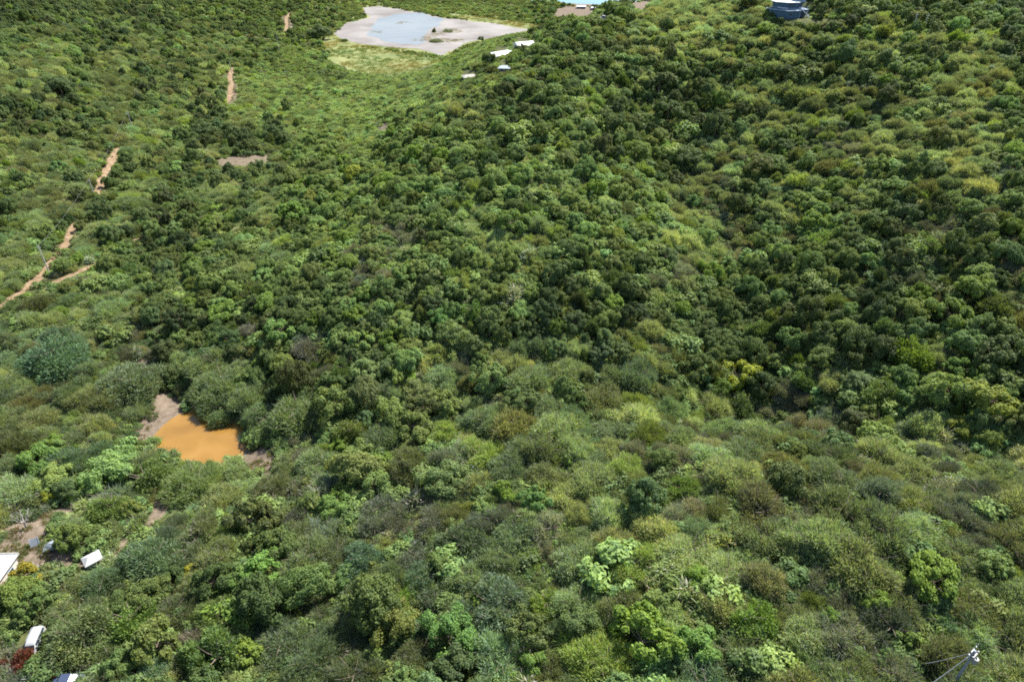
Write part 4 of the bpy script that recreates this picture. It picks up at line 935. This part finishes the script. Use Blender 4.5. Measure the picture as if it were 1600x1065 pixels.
# vehicles
def wheel(parent, x, y, r=.33):
    b = MB(); b.tube([(x, y-.11, r), (x, y+.11, r)], [r, r], 18); o = b.build('wheel', P_['rubber'], parent)
    q = MB(); s = 1 if y > 0 else -1; q.tube([(x, y+s*.10, r), (x, y+s*.13, r)], [r*.6, r*.55], 14); q.build('rim', P_['rim'], o)
def vehicle(name, loc, rz, paint, van, label, cat, L, W, Hh):
    """long axis x, front at +x; loft of cross-sections"""
    t = empty(name, loc, rz, label, cat)
    if van: prof = [(-L/2,.45,1.0,.86),(-L/2+.06,.35,1.75,.9),(-L/2+.5,.32,Hh,.93),(L*.12,.32,Hh,.93),(L*.24,.32,Hh-.12,.93),(L*.36,.32,1.12,.95),(L*.46,.35,.98,.93),(L/2,.42,.72,.84)]
    else: prof = [(-L/2,.5,.85,.85),(-L/2+.1,.36,1.02,.93),(-L*.38,.32,1.08,.95),(-L*.14,.32,1.02,.96),(L*.1,.32,1.0,.96),(L*.2,.32,.98,.96),(L*.42,.34,.86,.93),(L/2,.45,.68,.82)]
    b = MB(); v = []; n = len(prof)
    for (x, z0, z1, wf) in prof:
        w2 = W/2*wf; zm = min(z1*.62, .85); tp = .80 if (van and z1 > 1.3) else .9
        v += [(x,-w2*.92,z0),(x,-w2,z0+.15),(x,-w2,zm),(x,-w2*tp,z1-.05),(x,-w2*tp*.88,z1),(x,w2*tp*.88,z1),(x,w2*tp,z1-.05),(x,w2,zm),(x,w2,z0+.15),(x,w2*.92,z0)]
    m = 10; f = [(i*m+k, i*m+(k+1) % m, (i+1)*m+(k+1) % m, (i+1)*m+k) for i in range(n-1) for k in range(m)]+[tuple(range(m))[::-1], tuple(range((n-1)*m, n*m))]
    b.add(v, f); bo = b.build('body', paint, t); 
    for p in bo.data.polygons: p.use_smooth = True
    bo.modifiers.new('smooth', 'SUBSURF').levels = 2; bo.modifiers['smooth'].render_levels = 2
    g = MB()
    if van:
        g.add([(L*.27,-W*.38,Hh-.16),(L*.27,W*.38,Hh-.16),(L*.375,W*.41,1.16),(L*.375,-W*.41,1.16)], [(0,1,2,3)]); wn = g.build('windscreen', P_['glass'], t)
        for s in (-1, 1):
            q = MB(); yy = s*W/2*.865
            for x0, x1 in ((-L*.42,-L*.2),(-L*.18,0),(.02*L,L*.22)): q.add([(x0,yy*1.02,1.2),(x1,yy*1.02,1.2),(x1-.03,yy*.97,1.62),(x0+.03,yy*.97,1.62)], [(0,1,2,3)])
            q.build('side_window', P_['glass'], t)
        q = MB(); 
        for yy in (-W*.34, W*.34): q.box(-L*.4, L*.1, yy-.025, yy+.025, Hh+.02, Hh+.07)
        q.build('roof_rack', P_['steel'], t)
    else:
        b = MB(); n2 = [(-L*.36,1.03,.80),(-L*.24,Hh-.06,.70),(-L*.12,Hh,.68),(L*.03,Hh-.02,.68),(L*.2,1.0,.80)]; v = []
        for (x, z1, wf) in n2: w2 = W/2*wf; v += [(x,-W/2*.9,.96),(x,-w2,z1-.03),(x,-w2*.85,z1),(x,w2*.85,z1),(x,w2,z1-.03),(x,W/2*.9,.96)]
        f = [(i*6+k, i*6+(k+1) % 6, (i+1)*6+(k+1) % 6, (i+1)*6+k) for i in range(4) for k in range(6)]+[(0,5,4,3,2,1), tuple(range(24, 30))]; b.add(v, f)
        b.build('cabin_glass', P_['glass'], t)
        r = MB(); r.prism([(-L*.25,-W*.33),(-L*.1,-W*.35),(L*.05,-W*.33),(L*.05,W*.33),(-L*.1,W*.35),(-L*.25,W*.33)], Hh-.01, Hh+.035); r.build('roof', paint, t, bevel=.02)
        for s in (-1, 1): q = MB(); q.tube([(L*.02,s*W*.44,.98),(-L*.03,s*W*.36,Hh)], [.035,.035], 5); q.tube([(-L*.13,s*W*.45,.98),(-L*.13,s*W*.36,Hh)], [.04,.04], 5); q.build('door_pillar', paint, t)
    for s in (-1, 1):
        q = MB(); q.box(L/2-.16, L/2-.02, s*W*.33-.14, s*W*.33+.14, .58, .72); q.build('headlight', P_['lamp'], t, bevel=.02)
        q = MB(); q.box(-L/2+.0, -L/2+.1, s*W*.37-.09, s*W*.37+.09, .75, 1.0); q.build('tail_light', P_['red_lamp'], t, bevel=.02)
        q = MB(); q.box(L*.2, L*.2+.16, s*W*.5-.04+s*.06, s*W*.5+.06+s*.06, .98, 1.12); q.build('side_mirror', paint, t, bevel=.02)
    for x in (-L*.31, L*.31):
        for s in (-1, 1): wheel(t, x, s*(W/2-.13))
    return t
x, y, z = place(55, 1004, .8); xv2 = place(46, 1020)
vehicle('parked_van', (x, y, z), math.radians(-80), P_['car_white'], True, 'white van half under a feathery tree at the lower left', 'van', 4.2, 1.75, 1.85)
x, y, z = place(108, 1062, .9)
vehicle('parked_car', (x, y, z), math.radians(6), P_['car_blue'], False, 'dark blue car cut off by the bottom edge of the photo', 'car', 4.3, 1.8, 1.45)
x, y, z = place(945, 27, 1)
vehicle('parked_car', (x, y, z), math.radians(10), P_['car_white'], False, 'tiny white car in the trees below the strip of sea', 'car', 4.4, 1.8, 1.5)

# poles
def tall_pole(px_top, py_top, px_b, py_b, Hh, label, mat, arms=False, r=.16):
    x, y, z = ground_at(px_b, py_b); t = empty('utility_pole', (x, y, z), 0, label, 'pole', 'poles along the dirt road' if 'road' in label or 'track' in label else None)
    b = MB(); b.tube([(0,0,-.8),(0,0,Hh)], [r, r*.7], 10); b.build('post', mat, t)
    c = MB(); c.box(-.55, .55, -.05, .05, Hh-.65, Hh-.53); c.build('crossarm', P_['pole'], t)
    for s in (-.45, .45, 0): q = MB(); zz = Hh-.53 if s else Hh; q.tube([(s,0,zz),(s,0,zz+.22)], [.06,.04], 8); q.build('insulator', P_['ceramic'], t)
    return (x, y, z+Hh)
# heights from the picture: top and foot on the same vertical
def pole_h(px, pt, pb, off=0):
    x, y, z = ground_at(px, pb); lo, hi = 1, 16
    for _ in range(30):
        m = (lo+hi)/2; v = project(np.array([x, y, z+m]))[1]
        if v > pt: lo = m
        else: hi = m
    return m
tops = []
for (px, pt, pb, lab) in ((79,384,430,'tall grey pole beside the dirt road, nearest of the row'),(150,280,312,'slender pale pole beside the dirt road, second of the row'),(208,174,204,'thin grey pole in the trees above the dirt road, third of the row'),(437,54,84,'distant pale pole beside the far red track'),(363,96,118,'faint distant pole at the top of the red track')):
    tops.append(tall_pole(px, pt, px, pb, pole_h(px, pt, pb), lab, P_['pole']))
for (px, pt, pb, lab) in ((1424,20,54,'bare pole in the trees on the right skyline, left of two'),(1443,22,48,'bare pole in the trees on the right skyline, right of two')):
    tall_pole(px, pt, px, pb, pole_h(px, pt, pb), lab, P_['pole'])
def wire(a, b, sag, name, label, rad=.011, n=16):
    pts = [tuple(np.array(a)*(1-t)+np.array(b)*t-np.array([0, 0, sag*4*t*(1-t)])) for t in np.linspace(0, 1, n)]
    m = MB(); m.tube(pts, [rad]*n, 5); o = m.build(name, P_['wire']); tag(o, label, 'wire', 'power lines'); return o
wire(tops[0], tops[1], 1.0, 'power_line', 'thin power line between the first and second road poles')
wire(tops[1], tops[2], 1.2, 'power_line', 'thin power line between the second and third road poles')
# the near pole at the lower right, seen from above, with crossarm, transformer and two lines
tx, ty = 1524, 1016
xb, yb, zb = ground_at(1478, 1112); Hp = 10.5
lo, hi = 4., 20.
dv = ray(tx, ty)
best = None
for Hh in np.linspace(5, 16, 45):       # the foot of a vertical pole whose top is seen at (tx, ty)
    for tt in np.linspace(60, 130, 141):
        p = np.array([0, 0, CAM_H])+dv*tt; e = abs(p[2]-Hh-float(H(p[0], p[1])))
        c = e+abs(Hh-9.5)*.02
        if best is None or c < best[0]: best = (c, p, Hh)
_, p, Hp = best; zb = p[2]-Hp
t = empty('utility_pole', (p[0], p[1], zb), math.radians(35), 'near utility pole with crossarms and white fittings at the lower right', 'pole')
b = MB(); b.tube([(0,0,-1),(0,0,Hp)], [.19,.13], 12); b.build('post', P_['pole_dark'], t)
for zz, L_ in ((Hp-.25, 1.15), (Hp-1.2, .8)):
    c = MB(); c.box(-L_, L_, .135, .24, zz-.06, zz+.06); co = c.build('crossarm', P_['steel'], t)
    for s in (-L_+.1, -L_*.45, L_*.45, L_-.1): q = MB(); q.tube([(s,.19,zz+.063),(s,.19,zz+.2),(s,.19,zz+.3)], [.06,.07,.035], 8); q.build('insulator', P_['ceramic'], co)
q = MB(); q.tube([(0,-.45,Hp-1.7),(0,-.45,Hp-.9)], [.27,.27], 14); tr = q.build('transformer', P_['ceramic'], t); q = MB(); q.tube([(0,-.45,Hp-.897),(0,-.45,Hp-.7)], [.08,.05], 8); q.build('bushing', P_['ceramic'], tr)
q = MB(); q.box(-.5, .5, -.28, -.14, Hp-.62, Hp-.5); q.box(-.62, -.5, -.3, -.12, Hp-.7, Hp-.35); q.box(.5, .62, -.3, -.12, Hp-.7, Hp-.35); q.build('fuse_bracket', P_['ceramic'], t)
top = np.array([p[0], p[1], zb+Hp-.2])
def ray_pt(px, py, dist): d = ray(px, py); return np.array([0, 0, CAM_H])+d*dist
dtop = project(top)[2]
wire(top, ray_pt(1440, 1078, dtop+2)+np.array([0, 0, 0]), .2, 'power_line', 'lower power line running from the crossarm pole to the bottom edge', .045)
wire(top, ray_pt(1380, 1040, dtop+10), .9, 'power_line', 'upper power line dipping left from the crossarm pole into the trees', .035)

# the blue two-storey house on the hilltop
x, y, z = place(1236, 28); s_ = 1.0
t = empty('hilltop_house', (x, y, z), math.radians(12), 'blue-grey two-storey house with terraces at the top of the hill', 'house')
t.scale = (.8, .8, .8)
def outline(k, P): return [(p[0]*k, p[1]*k) for p in P]
LOW = [(-8.4,3.6),(-4.2,-2.8),(1.4,-3.2),(1.4,-.4),(6.6,-.4),(6.6,7),(-8.4,7)]
b = MB(); b.prism(LOW, -1, 3.1); b.build('lower_storey', P_['blue_wall'], t)
TER = [(-9.1,3.5),(-4.5,-3.4),(1.9,-3.8),(1.9,-1.4),(7.2,-1.4),(7.2,7.2),(-9.1,7.2)]
b = MB(); b.prism(TER, 3.103, 3.27); tr_ = b.build('terrace', P_['pale_blue'], t)
edge = TER[:5]; q = MB()
for a, c in zip(edge[:-1], edge[1:]):
    q.tube([(*a, 4.25), (*c, 4.25)], [.08,.08], 5); q.tube([(*a, 3.8), (*c, 3.8)], [.04,.04], 5); L_ = math.hypot(c[0]-a[0], c[1]-a[1])
    for i in range(int(L_)+1): f = i/max(1, int(L_)); q.tube([(a[0]+(c[0]-a[0])*f, a[1]+(c[1]-a[1])*f, 3.27), (a[0]+(c[0]-a[0])*f, a[1]+(c[1]-a[1])*f, 4.25)], [.045,.045], 5)
q.build('railing', P_['pale_blue'], tr_)
b = MB(); b.prism([(-6.2,3.2),(-3.0,.2),(1.6,-.6),(1.6,2.0),(5.6,2.0),(5.6,7),(-6.2,7)], 3.273, 6.0); b.build('upper_storey', P_['blue_wall'], t)
b = MB(); b.prism([(-7.2,2.9),(-3.2,-.9),(2.2,-1.6),(2.2,1.2),(2.2,7.4),(-7.2,7.4)], 6.003, 6.25); b.build('roof', P_['white_roof'], t)
b = MB(); b.prism([(2.25,1.2),(6.4,1.2),(6.4,7.4),(2.25,7.4)], 5.9, 8.8); b.build('stair_tower', P_['pale_blue'], t)
for xx, yy in ((-1.6,-.08),(.3,-.4)): window(t, xx, yy, 4.7, 1.5, 1.7, 'y', -1)
for xx in (2.8, 4.6): window(t, xx, 2.0, 4.7, 1.3, 1.7, 'y', -1)
window(t, 4.3, 1.2, 7.4, 2.4, 1.3, 'y', -1); window(t, -2.2, -2.95, 1.6, 1.5, 1.2, 'y', -1); window(t, 3.2, -.4, 1.5, 1.8, 1.9, 'y', -1); window(t, 5.5, -.4, 1.5, 1.4, 1.9, 'y', -1)
b = MB()
for i in range(12): b.box(3.6+i*.36, 4.02+i*.36, -2.5, -1.45, 2.9-i*.27, 3.05-i*.27)
for yy in (-2.5, -1.5): b.tube([(3.6,yy,4.0),(7.9,yy,.9)], [.06,.06], 5); b.tube([(3.6,yy,2.9),(3.6,yy,4.0)], [.05,.05], 5); b.tube([(7.9,yy,-.3),(7.9,yy,.9)], [.05,.05], 5)
b.build('staircase', P_['pale_blue'], t)
for xx, yy in ((-8.8,3.5),(6.9,-1.3),(1.6,-3.7)): b = MB(); b.box(xx-.12, xx+.12, yy, yy+.24, -1, 3.1); b.build('column', P_['pale_blue'], t)

# far houses beside the ridge
def far_house(px, py, rz, L_, W_, hh, roofmat, wallmat, label, kind='gable'):
    x, y, z = place(px, py, hh); t = empty('far_house', (x, y, z-.4), math.radians(rz), label, 'house'); t.scale = (.85, .85, .9)
    b = MB(); b.box(-L_/2, L_/2, -W_/2, W_/2, -.8, hh); b.build('wall', P_[wallmat], t)
    r = MB(); e = .5; hr = hh+W_*.2
    r.add([(-L_/2-e,-W_/2-e,hh+.02),(L_/2+e,-W_/2-e,hh+.02),(L_/2+e,W_/2+e,hh+.02),(-L_/2-e,W_/2+e,hh+.02),(-L_/2-e+(1.5 if kind == 'hip' else 0),0,hr),(L_/2+e-(1.5 if kind == 'hip' else 0),0,hr)], [(3,2,1,0),(0,1,5,4),(2,3,4,5),(1,2,5),(3,0,4)])
    r.build('roof', P_[roofmat], t)
    for i in range(max(2, int(L_/3))): window(t, -L_/2+(i+.5)*L_/max(2, int(L_/3)), -W_/2, hh*.55, 1.1, 1.1, 'y', -1)
    d = MB(); d.box(L_/2+.003, L_/2+.06, -.5, .5, -.5, 2.0); d.build('door', P_['wood'], t)
far_house(782, 82, 38, 11.5, 6.0, 2.1, 'white_roof', 'concrete', 'long white-roofed house just over the ridge beside the salt pond')
far_house(819, 67, 24, 8, 6, 2.2, 'white_roof', 'concrete', 'farthest white-roofed house on the ridge near the salt pond tip')
far_house(789, 103, -10, 4.6, 3.8, 1.9, 'tarp', 'ceramic', 'small house with blue-grey roof below the two white far roofs', 'hip')
far_house(733, 117, 20, 5.4, 4, 1.8, 'block', 'block', 'pale mottled low building half hidden on the ridge, leftmost far roof', 'hip')
for (px, py, rz, L_, W_, lab) in ((908,9,0,9,5,'white beach building by the strip of sea, left of two'),(928,11,8,6,4,'white beach building by the strip of sea, right of two')):
    x, y, z = ground_at(px, py); far_house(px, py, rz, L_, W_, 2.4, 'white_roof', 'ceramic', lab)
